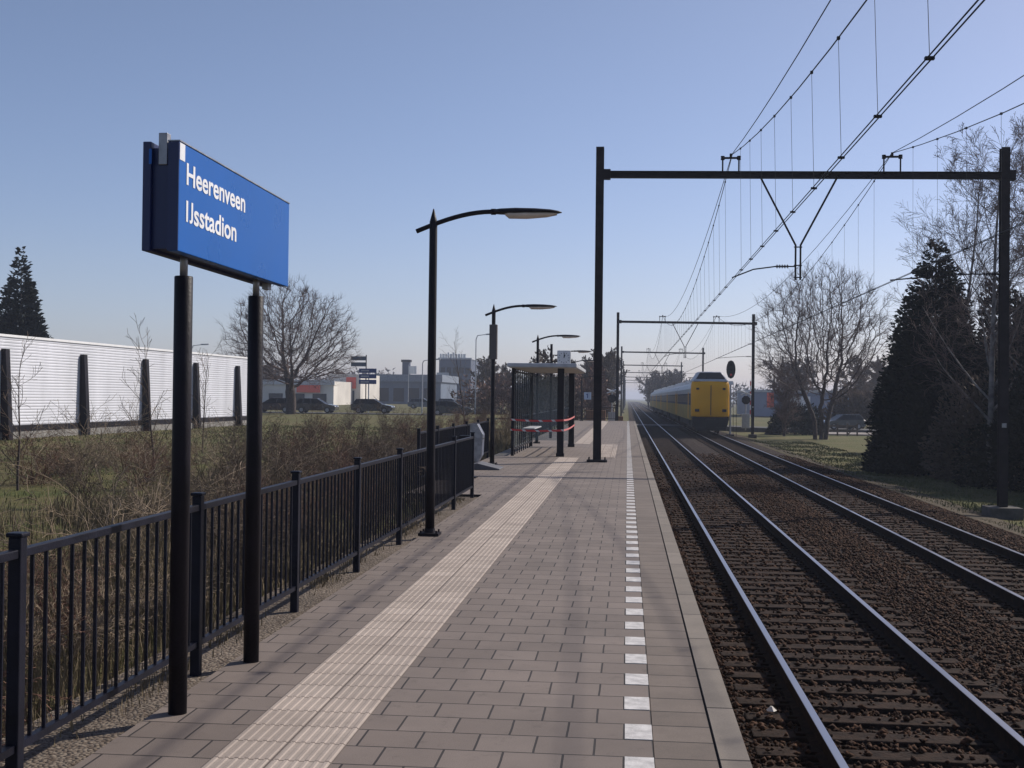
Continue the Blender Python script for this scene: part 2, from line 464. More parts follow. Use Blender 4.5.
def build_ground():
    xs = [-3500,-1500,-700,-350,-200,-120,-80,-55,-40,-30] + [-24+i*1.0 for i in range(14)] + [-10+.5*i for i in range(14)] + \
         [-2.95,-2.7,-2.5,-2.2,-1.5,-1,-.5,.1,4,7.5,8,8.5,9,9.5,10,10.5,11.5,13,16,20,26,35,50,80,130,220,400,800,1700,3500]
    ys = [-60,-30,-10] + [i*1.0 for i in range(0,40)] + [40+i*3 for i in range(0,17)] + [91,93,95,97,99,104,110,125,150,200,280,400,600,900,1400,2200,3500]
    mb = MB()
    for y in ys:
        for x in xs:
            z = ground_z(x, y)
            if x < -3.5 and x > -60 and y < 90: z += .025*math.sin(x*1.3+y*.6)*math.cos(y*.8-x*.3) - .12*math.exp(-((x+6)/1.8)**2)
            mb.v.append((x, y, z))
    n = len(xs)
    for j in range(len(ys)-1):
        for i in range(n-1):
            a = j*n+i
            mb.f.append((a, a+1, a+n+1, a+n))
    return struct('ground', mb, M['ground'], smooth=True)
build_ground()

PL_END = 93.0
pl = MB()
pl.box(-2.60, .15, -6, 21.6, -1.3, 0)
pl.box(-4.00, .15, 21.6, PL_END, -1.3, 0)
struct('platform_paving', pl, M['paving'])
e = MB().box(.1535, .4605, -6, PL_END, -1.28, -.002)
struct('platform_edge_tiles', e, M['edge_tiles'])
c = MB().box(.4735, .620, -6, PL_END, -1.29, .004)
struct('platform_coping', c, M['coping'])
struct('platform_joint_fill', MB().box(.4606, .4734, -6, PL_END, -1.27, -.02), M['rubber'])
w = MB().box(.30, .56, -6, PL_END-.3, -1.31, -.3)
struct('platform_foundation', w, M['block'])
struct('dirt_strip', MB().box(-3.25, -2.601, -6, 21.6, -.5, -.045), M['dirt'])

# white dash tiles: each one tile deep, every second row
dash = MB()
rng = random.Random(3)
y = -5.7
k = -19
while k*.3 < PL_END:
    if k % 2 == 1:
        j = rng.uniform(-.003,.003)
        yy = k*.3
        dash.box(.004+j, .148+j, yy+.006, yy+.294, -.02, .0035)
    k += 1
dm = mat('worn_white_marking', (.50,.48,.46), .75, 0, .2, 14, .2, 60)
struct('white_edge_marking', dash, dm)

def tactile(x0, x1, y0, y1):
    mb = MB(); n = int(round((x1-x0)/.3)); prof = [(x0, 0.0)]
    for t in range(n):
        bx = x0+t*.3
        for r in range(6):
            c0 = bx+.025+r*.05
            prof += [(c0-.014,.0035),(c0-.008,.0085),(c0+.008,.0085),(c0+.014,.0035)]
    prof.append((x1, 0.0))
    i = 0
    for (xx, zz) in prof:
        mb.v += [(xx,y0,zz+.001),(xx,y1,zz+.001)]
    for q in range(len(prof)-1):
        mb.f.append((2*q, 2*q+2, 2*q+3, 2*q+1))
    return mb
st = MB()
for (a,b,c0,d0) in [(-2.0,-1.4,-5.7,35.4),(-.95,-.35,35.7,45.9),(-2.0,-1.4,45.9,PL_END-1.2)]:
    t = tactile(a,b,c0,d0); o = len(st.v)
    st.v += t.v; st.f += [tuple(i+o for i in f) for f in t.f]
struct('tactile_paving', st, M['tactile'])

# ------------------------------------------------------------------ ballast and tracks
bl = MB()
xs = [.3,.9,1.4,3.25,3.8,4.2,4.6,5.0,6.85,7.3,7.9,8.7]
zs = [-1.04,-1.03,-1.05,-1.05,-1.03,-1.00,-1.03,-1.05,-1.05,-1.02,-1.06,-1.20]
ys = [-8,0,10,20,40,80,PL_END,200,500,900]
for yy in ys:
    for x_, z_ in zip(xs, zs): bl.v.append((x_,yy,z_))
for j in range(len(ys)-1):
    for i in range(len(xs)-1):
        a = j*len(xs)+i; bl.f.append((a,a+1,a+len(xs)+1,a+len(xs)))
struct('ballast_bed', bl, M['ballast'])

def stones():
    rs = np.random.RandomState(5)
    oct_v = np.array([[1,0,0],[0,1,0],[-1,0,0],[0,-1,0],[0,0,1],[0,0,-1]], float)
    oct_f = np.array([[0,1,4],[1,2,4],[2,3,4],[3,0,4],[1,0,5],[2,1,5],[3,2,5],[0,3,5]])
    n = 125000
    u = rs.rand(n)
    Y = 2.5 + 60*u**1.8
    X = .64 + rs.rand(n)*8.0
    zt = np.interp(X, xs, zs)
    size = .014 + .026*rs.rand(n)**1.5 + Y*.0004
    # stay off the sleepers' tops (mostly) and the rails
    TY = ((Y) % .525)
    on = (((X > 1.05) & (X < 3.6)) | ((X > 4.78) & (X < 7.33))) & (TY > .13) & (TY < .395)
    keep = ~(on & (rs.rand(n) > .16))
    for xr in (1.57,3.07,5.30,6.80): keep &= np.abs(X-xr) > .09
    keep &= rs.rand(n) > (Y-30)/34
    X,Y,zt,size,on = X[keep],Y[keep],zt[keep],size[keep],on[keep]
    n = len(X)
    Z = zt + rs.rand(n)*.028 + np.where(on, .045, 0)
    ang = rs.rand(n)*6.28; tilt = (rs.rand(n)-.5)*1.6
    V = oct_v[None]*(.6+.7*rs.rand(n,6,1))
    V = V*size[:,None,None]*np.stack([.8+.6*rs.rand(n), .7+.4*rs.rand(n), .6+.4*rs.rand(n)],1)[:,None,:]
    ct,s_t = np.cos(tilt)[:,None],np.sin(tilt)[:,None]
    y2 = V[:,:,1]*ct - V[:,:,2]*s_t; z2 = V[:,:,1]*s_t + V[:,:,2]*ct
    ca,sa = np.cos(ang)[:,None],np.sin(ang)[:,None]
    x3 = V[:,:,0]*ca - y2*sa; y3 = V[:,:,0]*sa + y2*ca
    P = np.stack([x3+X[:,None], y3+Y[:,None], z2+Z[:,None]],2).reshape(-1,3)
    F = (oct_f[None] + (np.arange(n)*6)[:,None,None]).reshape(-1,3)
    o = nparr('ballast_stones', P, F, M['stone'])
    tag(o, kind='stuff', label='loose brown ballast stones between the rails', cat='gravel')
stones()

def track(cx, label):
    t = thing('railway_track', label, 'track', (cx,0,0), group='two parallel railway tracks')
    for s in (-1,1):
        r = MB()
        prof = [(-.07,-.165),(.07,-.165),(.07,-.152),(.012,-.138),(.010,-.05),(.035,-.038),(.035,-.0015),(-.035,-.0015),(-.035,-.038),(-.010,-.05),(-.012,-.138),(-.07,-.152)]
        prof = [(a+s*.75, b+RAIL) for a,b in prof]
        r.prism(prof, 'y', -8, 900)
        ro = obj('rail', r, M['rust'], t)
        obj('running_surface', MB().box(s*.75-.031, s*.75+.031, -8, 900, RAIL-.001, RAIL+.002), M['steeltop'], ro)
    me = None
    for k in range(100):
        y0 = 3.0 + k*.525
        y0 = math.floor(y0/.525)*.525 + .2625
        sm = MB()
        if me is None:
            sm.box(-1.27, 1.27, -.125, .125, -1.2, -1.005)
            so = obj('sleeper', sm, M['sleeper'], t, (0,y0,0), bevel=.012); me = so
        else:
            so = me.copy(); COL.objects.link(so); so.parent = t; so.location = (rng.uniform(-.02,.02), y0+rng.uniform(-.01,.01), rng.uniform(-.008,.004))
            so.rotation_euler = (0,0,rng.uniform(-.006,.006))
    fm = MB()
    for k in range(100, 560):
        y0 = math.floor((3.0 + k*.525)/.525)*.525 + .2625
        fm.box(-1.27, 1.27, y0-.125, y0+.125, -1.2, -1.005)
    for k in range(-18, 0):
        y0 = math.floor((3.0 + k*.525)/.525)*.525 + .2625
        fm.box(-1.27, 1.27, y0-.125, y0+.125, -1.2, -1.005)
    tag(obj('sleeper', fm, M['sleeper'], t), kind='stuff')
    cm = MB()
    for k in range(70):
        y0 = math.floor((3.0 + k*.525)/.525)*.525 + .2625
        for s in (-1,1):
            cm.cbox(s*.75, y0, -.995, .30, .14, .022)
            for q in (-1,1): cm.cyl(s*.75+q*.11, y0, -.984, -.955, .016, .014, 6)
    tag(obj('rail_fastening', cm, M['rust'], t), kind='stuff')
    return t
track(2.32, 'empty railway track directly beside the platform edge')
track(6.05, 'railway track farther from the platform, the one the train stands on')
# litter
lt = MB(); lt.lathe([(.02,0),(.05,.008),(.03,.025),(.012,.045)], n=5)
tag(obj('litter', lt, M['cream'], loc=(1.30,10.85,-.985)), 'small crumpled white scrap lying on ballast beside the near rail', 'litter')

# right hand verge
vg = MB()
vs_ = [(-8,8.9,10.2),(10,8.75,10.0),(25,8.7,9.5),(40,8.75,9.9),(60,8.7,9.4),(80,8.7,9.6),(112,8.7,9.4)]
for (yy,a,b) in vs_: vg.v += [(a,yy,ground_z(a,yy)+.02),(b,yy,ground_z(b,yy)+.02)]
for i in range(len(vs_)-1): vg.f.append((2*i,2*i+1,2*i+3,2*i+2))
struct('sandy_path', vg, M['sand'])

# level crossing and road (runs across the line)
rd = MB()
rx = [(-260,-.10),(-60,-.08),(-20,-.08),(-9,-.35),(-2,-.845),(9.5,-.845),(16,-1.0),(60,-1.1),(260,-1.1)]
for (x_,z_) in rx: rd.v += [(x_,116,z_),(x_,122.5,z_),(x_,116,z_-.6),(x_,122.5,z_-.6)]
for i in range(len(rx)-1):
    a = 4*i; rd.f += [(a,a+4,a+5,a+1),(a,a+2,a+6,a+4),(a+1,a+5,a+7,a+3)]
struct('road', rd, M['asphalt'])
rl = MB()
for i in range(-60,14):
    rl.box(i*4.0, i*4.0+1.6, 119.2, 119.32, -.2, -.068) if i*4 < -24 else None
struct('road_marking', rl, M['white'])

# ------------------------------------------------------------------ blades / undergrowth
def blades(name, n, xr, yr, hgt, wid, mt, label, zoff=0, dens=None, seed=1, lean=.5):
    rs = np.random.RandomState(seed)
    X = xr[0]+(xr[1]-xr[0])*rs.rand(n); Y = yr[0]+(yr[1]-yr[0])*rs.rand(n)**1.6
    if dens: 
        k = dens(X,Y,rs); X,Y = X[k],Y[k]; n = len(X)
    Z = np.array([ground_z(a,b) for a,b in zip(X,Y)])+zoff
    H = hgt*(.4+.9*rs.rand(n)); W = wid*(.6+.8*rs.rand(n))*(1+Y/18); A = rs.rand(n)*6.28; B = rs.rand(n)*6.28
    lx,ly = np.cos(B)*H*lean*rs.rand(n), np.sin(B)*H*lean*rs.rand(n)
    dx,dy = np.cos(A)*W/2, np.sin(A)*W/2
    p0 = np.stack([X-dx,Y-dy,Z-.03],1); p1 = np.stack([X+dx,Y+dy,Z-.03],1)
    p2 = np.stack([X+dx*.7+lx*.4,Y+dy*.7+ly*.4,Z+H*.6],1); p3 = np.stack([X-dx*.7+lx*.4,Y-dy*.7+ly*.4,Z+H*.6],1)
    p4 = np.stack([X+lx,Y+ly,Z+H],1)
    V = np.stack([p0,p1,p2,p3,p4,p4+1e-4],1).reshape(-1,3)
    b = (np.arange(n)*6)[:,None]
    F = np.concatenate([b+np.array([[0,1,2,3]]), b+np.array([[3,2,4,5]])],0)
    o = nparr(name, V, F, mt)
    return tag(o, label, 'grass', kind='stuff')
def patchy(th, sc=.35):
    def f(X,Y,rs):
        ok = ~((Y > 21.0) & (X > -4.12) & (X < 0))
        v = np.sin(X*sc*3.1+Y*sc*1.3)+np.sin(Y*sc*2.3-X*sc*1.9+1.3)+.8*np.sin(X*sc*6.2+2*np.cos(Y*sc*3.9))
        return (v+rs.randn(len(X))*.7 > th) & ok
    return f
blades('dry_grass', 90000, (-9,-3.3), (1,60), .34, .0065, M['dryblade'], 'dry straw coloured undergrowth beyond the platform fence', seed=2, dens=patchy(-.2))
blades('green_grass', 60000, (-30,-3.3), (1,70), .07, .008, M['grassblade'], 'short green grass of the field beyond the fence', seed=3, dens=patchy(-9))
blades('near_undergrowth', 26000, (-6.5,-3.25), (1,16), .22, .005, M['dryblade'], 'dead straw and leaf litter directly behind the foreground fence', seed=12, dens=patchy(-9))
blades('verge_grass', 34000, (8.9,13.5), (12,90), .075, .010, M['grassblade'], 'green grass verge beside the far railway track', seed=4, dens=patchy(-.6,.5))
blades('edge_weeds', 9000, (-3.2,-2.72), (1,21.5), .10, .005, M['dryblade'], 'dry weeds in the dirt strip under the fence', zoff=.09, seed=6, dens=patchy(.1,1.2))

# ------------------------------------------------------------------ fences
def fence(label, x, ys_, ztop=1.06, zbot=.14, group='black platform fences', tilt=0, bars=16, across=False, zg=-.3):
    t = thing('metal_fence', label, 'fence', (x, ys_[0], 0), group=group)
    if across: t.rotation_euler = (0,0,across)
    y0 = ys_[0]
    pm = None
    for yy in ys_:
        if pm is None:
            mb = MB().cbox(0,0,(zg+1.115)/2,.062,.062,1.115-zg)
            mb.prism([(-.040,-.040),(.040,-.040),(.040,.040),(-.040,.040)],'z',1.115,1.135)
            pm = obj('post', mb, M['fence'], t, (0,yy-y0,0), bevel=.006)
        else:
            c_ = pm.copy(); COL.objects.link(c_); c_.parent = t; c_.location = (0,yy-y0,0)
    rm = MB(); rb = MB(); bm_ = None
    for a,b in zip(ys_[:-1], ys_[1:]):
        rm.box(-.022,.022,a-y0+.031,b-y0-.031,ztop-.04,ztop)
        rb.box(-.018,.018,a-y0+.031,b-y0-.031,zbot,zbot+.035)
    obj('top_rail', rm, M['fence'], t, bevel=.004); obj('bottom_rail', rb, M['fence'], t)
    for a,b in zip(ys_[:-1], ys_[1:]):
        g = (b-a)/(bars+1); bb = MB()
        for k in range(1,bars+1):
            bb.cyl(0, k*g, zbot+.036, ztop-.041, .0105, n=6)
        obj('bar_panel', bb, M['fence'], t, (0,a-y0,0))
    return t
fence('long black barred fence in the foreground left of the name sign posts', -2.76, [.62+2.31*k for k in range(10)])
fence('black barred fence set farther back between litter bin and waiting shelter', -4.07, [23.3+2.35*k for k in range(6)])
fence('distant black barred fence running on behind the waiting shelter to the platform end', -4.07, [46.5+2.35*k for k in range(20)])
f3 = fence('short black fence closing off the far end of the platform', -4.0, [PL_END+.1+1.55*k for k in range(3)], across=-math.pi/2, bars=10)

# ------------------------------------------------------------------ station name sign
def sign():
    t = thing('station_sign', 'large blue station name sign raised on two black posts', 'sign', (-2.47,6.48,0))
    X0,Y0 = -2.47,6.48
    ya,yb = 6.13-Y0, 8.20-Y0
    for yy in (6.48,7.79):
        pm = MB(); pm.tube([(0,yy-Y0,-.3),(0,yy-Y0,2.425),(0,yy-Y0,2.43)],[.051,.051,.047],24)
        po = obj('post', pm, M['post'], t, smooth=False)
        for p_ in po.data.polygons: p_.use_smooth = len(p_.vertices) == 4
        obj('inner_pole', MB().cyl(0, yy-Y0, 2.425, 2.60, .022, n=14), M['galv'], po, smooth=True)
    # two enamel panels with a gap
    fp = obj('front_panel', MB().box(.04,.10,ya,yb,2.53,3.11), M['blue'], t, bevel=.004)
    bp = obj('back_panel', MB().box(-.10,-.055,ya,yb,2.53,3.11), M['navy'], t, bevel=.004)
    obj('core', MB().box(-.054,.039,ya+.03,yb-.02,2.545,3.08), M['navy'], t)
    obj('end_bracket', MB().box(-.022,.026,ya+.018,ya+.07,2.99,3.16), M['galv'], t, bevel=.003)
    obj('top_trim', MB().box(.036,.104,ya,yb,3.1112,3.118), M['galv'], t)
    obj('near_edge', MB().box(.0405,.0985,ya-.004,ya-.0005,2.532,3.108), M['navy'], fp)
    obj('back_edge_mark', MB().box(-.065,-.05,ya-.004,ya+.0,2.99,3.07), M['blue'], bp)
    obj('white_square', MB().box(.1002,.1022,ya+.004,ya+.078,3.015,3.105), M['white'], fp)
    sh = MB(); sh.box(-.01,.03,7.95-Y0,8.03-Y0,2.49,2.53)
    obj('bolt_plate', sh, M['galv'], t)
    def line(txt, y_start, width, z_base, cap, fit=False):
        cu = bpy.data.curves.new('lettering','FONT'); cu.body = txt; cu.size = 1; cu.extrude = .01; cu.offset = .018
        cu.resolution_u = 5
        tmp = bpy.data.objects.new('tmp', cu); COL.objects.link(tmp)
        dg = bpy.context.evaluated_depsgraph_get(); dg.update()
        me = bpy.data.meshes.new_from_object(tmp.evaluated_get(dg))
        bpy.data.objects.remove(tmp)
        co = np.array([v.co[:] for v in me.vertices])
        x0,x1 = co[:,0].min(), co[:,0].max()
        h0 = 0.0; hmax = .73
        xs_ = [v.co.x for v in me.vertices]
        # cap height measured from the first letter
        ymin = min(v.co.y for v in me.vertices); ymax = max(v.co.y for v in me.vertices)
        capv = ymax if not txt[0].isupper() else max(v.co.y for v in me.vertices if v.co.x < x0+.3)
        for v in me.vertices:
            lx = (v.co.x-x0)/(x1-x0)*width; lz = (v.co.y-ymin)/(ymax-ymin)*cap if fit else v.co.y/capv*cap
            v.co = Vector((.1003+ (.0022 if v.co.z > 0 else 0), y_start-Y0+lx, z_base+lz))
        me.update()
        link('lettering', me, M['white'], fp)
    line('Heerenveen', 6.235, .99, 2.902, .114)
    line('I', 6.235, .026, 2.700, .114, True)
    line('J', 6.285, .050, 2.698, .116, True)
    line('sstadion', 6.352, .713, 2.700, .116)
sign()

# ------------------------------------------------------------------ lamps
LAMPG = 'black platform lamps with curved arms'
def lamp_proto():
    t = thing('platform_lamp', 'nearest black platform lamp, standing right behind the name sign', 'street lamp', (-2.49,15.15,0), group=LAMPG)
    pm = MB(); pm.tube([(0,0,0),(0,0,.9),(0,0,4.0),(0,0,4.17)],[.060,.056,.050,.006],18)
    o = obj('pole', pm, M['post'], t, smooth=False)
    for p_ in o.data.polygons: p_.use_smooth = len(p_.vertices)==4
    b = MB(); b.cbox(0,0,.02,.26,.26,.035); b.cyl(0,0,.037,.09,.075,.065,16)
    for sx in (-1,1):
        for sy in (-1,1): b.cyl(sx*.10,sy*.10,.037,.07,.013,n=6)
    obj('base_plate', b, M['post'], t)
    am = MB(); pts = []
    for k in range(11):
        u = k/10; x_ = -.22+.98*u
        z_ = 3.86 + .27*math.sin(min(1,(u+.05)/1.05)*math.pi*.5)
        pts.append((x_,0,z_))
    am.tube(pts, [.030]*11, 8)
    am.tube([(.74,0,4.128),(.80,0,4.128)],[.040,.040],10)
    obj('arm', am, M['post'], t)
    # luminaire head: flattened tapered shell
    hm = MB(); n = 14; st_ = [(.78,.05,.045),(.86,.09,.055),(1.05,.13,.062),(1.30,.14,.055),(1.50,.115,.040),(1.60,.07,.022),(1.64,.02,.008)]
    rows = []
    for (x_,w_,h_) in st_:
        r = []
        for q in range(n):
            a = 2*math.pi*q/n
            zz = math.sin(a)*h_; zz = zz if zz > 0 else zz*.35
            r.append((x_, math.cos(a)*w_, 4.115+zz))
        rows.append(r)
    for r in rows: hm.v += r
    for k in range(len(rows)-1):
        for q in range(n):
            q2=(q+1)%n; hm.f.append((k*n+q,k*n+q2,(k+1)*n+q2,(k+1)*n+q))
    hm.f.append(tuple(range(n))[::-1]); hm.f.append(tuple(range((len(rows)-1)*n,len(rows)*n)))
    hd = obj('lamp_head', hm, M['post'], t, smooth=True)
    lm = MB(); rows = []
    for (x_,w_,h_) in [(.92,.05,.012),(.97,.085,.034),(1.2,.105,.036),(1.45,.085,.026),(1.58,.045,.012)]:
        rows.append([(x_, math.cos(math.pi*q/7)*w_, 4.105-math.sin(math.pi*q/7)*h_*1.9) for q in range(8)])
    for r in rows: lm.v += r
    for k in range(len(rows)-1):
        for q in range(7): lm.f.append((k*8+q,k*8+q+1,(k+1)*8+q+1,(k+1)*8+q))
        lm.f.append((k*8+7,k*8,(k+1)*8,(k+1)*8+7))
    lm.f.append(tuple(range(8))); lm.f.append(tuple(range(32,40))[::-1])
    obj('lamp_lens', lm, M['lens'], hd, smooth=True)
    return t
lp = lamp_proto()
lamp_labels = ['black platform lamp with a brown box on its pole, between bin and shelter',
  'black platform lamp rising behind the middle of the waiting shelter roof',
  'black platform lamp whose head sticks out right of the clock',
  'black platform lamp just right of the clock, above the shelter roof corner']
for (x_,y_),lb in zip([(-3.47,30.9),(-3.44,45.9),(-3.45,61.0),(-3.45,76.3)], lamp_labels):
    dup(lp, (x_,y_,0), 0, lb)
dup(lp, (-3.47,91.5,0), 0, 'shortest black platform lamp beside the platform number sign', scale=(1,1,.82))
# box round the second lamp's pole
bx = MB().box(-.10,.10,-.09,.09,2.74,3.64)
tb = tag(obj('speaker_box', bx, mat('brown_grey_box',(.10,.085,.080),.6), loc=(-3.47,30.9,0), bevel=.01), 'slim brown grey box fixed round the second lamp pole', 'speaker box')

# clock
def clock():
    t = thing('station_clock', 'square white station clock on a black pole behind the shelter', 'clock', (-3.30,52,0))
    obj('pole', MB().cyl(0,0,0,4.08,.065,.055,14), M['post'], t)
    obj('bracket', MB().box(.05,.25,-.02,.02,3.58,3.62).box(.05,.25,-.02,.02,3.30,3.34), M['post'], t)
    b = obj('clock_case', MB().box(.26,.84,-.14,.14,3.17,3.80), M['lightgrey'], t, bevel=.02)
    f = obj('clock_face', MB().box(.29,.81,-.146,-.1405,3.20,3.77), M['white'], b)
    h = MB()
    cx,cz = .55,3.485
    for k in range(12):
        a = k*math.pi/6; s_,c_ = math.sin(a),math.cos(a)
        obj('hour_mark', MB().tube([(cx+s_*.19,-.150,cz+c_*.19),(cx+s_*.24,-.150,cz+c_*.24)],.010,4), M['post'], f)
    for a,l_,r_ in ((0.35,.14,.018),(0.06,.21,.012)):
        obj('clock_hand', MB().tube([(cx,-.152,cz),(cx+math.sin(a)*l_,-.152,cz+math.cos(a)*l_)],r_,4), M['post'], f)
clock()

# litter bin
def bin_():
    t = thing('litter_bin', 'grey angular litter bin standing at the end of the foreground fence', 'bin', (-3.35,26.0,0))
    obj('pedestal', MB().box(-.28,-.02,-.16,.16,0,.92), M['post'], t, bevel=.01)
    pr = [(-.03,.42),(.13,.34),(.22,.50),(.24,.95),(.12,1.18),(-.03,1.16)]
    b = obj('bin_body', MB().prism(pr,'y',-.19,.19), M['binpanel'], t, bevel=.012)
    obj('rim', MB().prism([(p[0]*1.04-.002,p[1]) for p in pr],'y',-.215,-.192), M['galv'], b, bevel=.004)
    obj('slot', MB().prism([(.215,.85),(.246,.85),(.175,1.07),(.150,1.07)],'y',-.12,.12), M['rubber'], b)
    obj('foot_plate', MB().box(-.33,.10,-.20,.20,.0,.03), M['post'], t)
bin_()
g_ = MB(); g_.prism([(-.35,0),(.45,0),(.45,.03),(-.10,.16),(-.35,.10)],'y',-.5,.5)
tag(obj('cable_cover', g_, mat('dark_grey_cover',(.10,.10,.11),.6), loc=(-3.5,29.3,0), bevel=.01), 'low dark grey metal cover lying at the foot of the boxed lamp', 'cover')

# ------------------------------------------------------------------ shelter
def stripe_mat():
    mt = bpy.data.materials.new('red_white_tape'); mt.use_nodes = True
    nt = mt.node_tree; p = nt.nodes["Principled BSDF"]; L = nt.links.new
    tc = N(nt,'ShaderNodeTexCoord'); w_ = N(nt,'ShaderNodeTexWave', wave_type='BANDS', bands_direction='DIAGONAL'); w_.inputs['Scale'].default_value = 1.6
    cr = N(nt,'ShaderNodeValToRGB'); cr.color_ramp.interpolation = 'CONSTANT'
    cr.color_ramp.elements[0].color = (.60,.03,.03,1); cr.color_ramp.elements[1].position = .86; cr.color_ramp.elements[1].color = (.7,.66,.64,1)
    L(tc.outputs['Object'], w_.inputs['Vector']); L(w_.outputs['Fac'], cr.inputs['Fac']); L(cr.outputs[0], p.inputs['Base Color'])
    return mt
M['tape'] = stripe_mat()
def shelter():
    X0,Y0 = -2.5,36.0
    t = thing('waiting_shelter', 'glass waiting shelter with flat roof and black columns on the platform', 'shelter', (X0,Y0,0))
    def lx(x): return x-X0
    xl,xr = lx(-3.43), lx(-1.95)
    L_ = 7.1
    rf = obj('roof', MB().box(lx(-3.56),lx(-1.50),-.55,L_+.35,2.66,2.78), M['lightgrey'], t, bevel=.02)
    obj('soffit', MB().box(lx(-3.50),lx(-1.56),-.50,L_+.30,2.640,2.658), M['underroof'], rf)
    for yy in (0, L_):
        obj('column', MB().cbox(xr-.04,yy,1.32,.20,.18,2.64), M['post'], t, bevel=.01)
        obj('column', MB().cbox(xl,yy,1.32,.09,.09,2.64), M['post'], t, bevel=.01)
        obj('column_cap', MB().cbox(xr-.04,yy,.05,.24,.22,.10), M['post'], t)
    for k in range(1,9):
        obj('mullion', MB().cbox(xl,k*L_/9,1.32,.035,.04,2.64), M['post'], t)
    gm = MB()
    for k in range(9):
        gm.box(xl-.005,xl+.005,k*L_/9+.035,(k+1)*L_/9-.035,.22,2.52)
    obj('glass_wall', gm, M['glass'], t)
    obj('glass_end', MB().box(xl+.05,xr-.15,L_-.006,L_+.006,.22,2.52), M['glass'], t)
    obj('rail', MB().box(xl-.025,xl+.025,.046,L_-.046,.17,.218).box(xl-.025,xl+.025,.046,L_-.046,2.53,2.58), M['post'], t)
    b = obj('bench', MB().box(xl+.10,xl+.50,2.2,5.2,.74,.78), M['lightgrey'], t, bevel=.01)
    obj('bench_bracket', MB().box(xl+.03,xl+.45,2.6,2.66,.66,.739).box(xl+.03,xl+.45,4.7,4.76,.66,.739), M['post'], b)
    return t
shelter()
def tape():
    X0 = -2.5; xl,xr = -3.43-.05, -1.99+.11
    def seg(mb, p, q, z0, z1, z2, h=.055):
        n = 8
        for k in range(n):
            u,v = k/n,(k+1)/n
            def pt(u_, dz):
                sag = -.03*math.sin(math.pi*u_)
                return (p[0]+(q[0]-p[0])*u_, p[1]+(q[1]-p[1])*u_, z0+sag+dz)
            mb.quad(pt(u,-h/2),pt(v,-h/2),pt(v,h/2),pt(u,h/2))
    i = 0
    for z in (1.09,.79):
        mb = MB()
        seg(mb,(xl,35.89),(xr,35.87),z,0,0); seg(mb,(xr,35.87),(xr,43.22),z,0,0); seg(mb,(xr,43.22),(xr-.24,43.22),z,0,0)
        seg(mb,(xl,35.89),(xl,36.1),z,0,0); seg(mb,(xr-.24,43.22),(xr-.24,42.9),z,0,0)
        o = obj('barrier_tape', mb, M['tape'])
        s_ = o.modifiers.new('thick','SOLIDIFY'); s_.thickness = .002
        tag(o, ['upper','lower'][i]+' red and white tape stretched round the waiting shelter columns', 'barrier tape', 'barrier tapes round the shelter'); i += 1
tape()

# platform number sign "1" beside the short lamp
def psign():
    t = thing('platform_number_sign', 'small pale blue square sign with the number 1 near the platform end', 'sign', (-3.0,91.0,0))
    obj('pole', MB().cyl(-.35,0,0,2.3,.03,n=8), M['post'], t)
    obj('bracket', MB().box(-.35,.0,-.02,.02,2.20,2.24), M['post'], t)
    b = obj('panel', MB().box(-.27,.27,-.05,.05,1.62,2.18), mat('pale_blue_panel',(.42,.50,.62),.4), t, bevel=.01)
    obj('number', MB().box(-.03,.035,-.056,-.0505,1.74,2.06).prism([(-.03,2.06),(-.11,1.99),(-.11,1.94),(-.03,2.0)],'y',-.056,-.0505), M['signblue'], b)
psign()

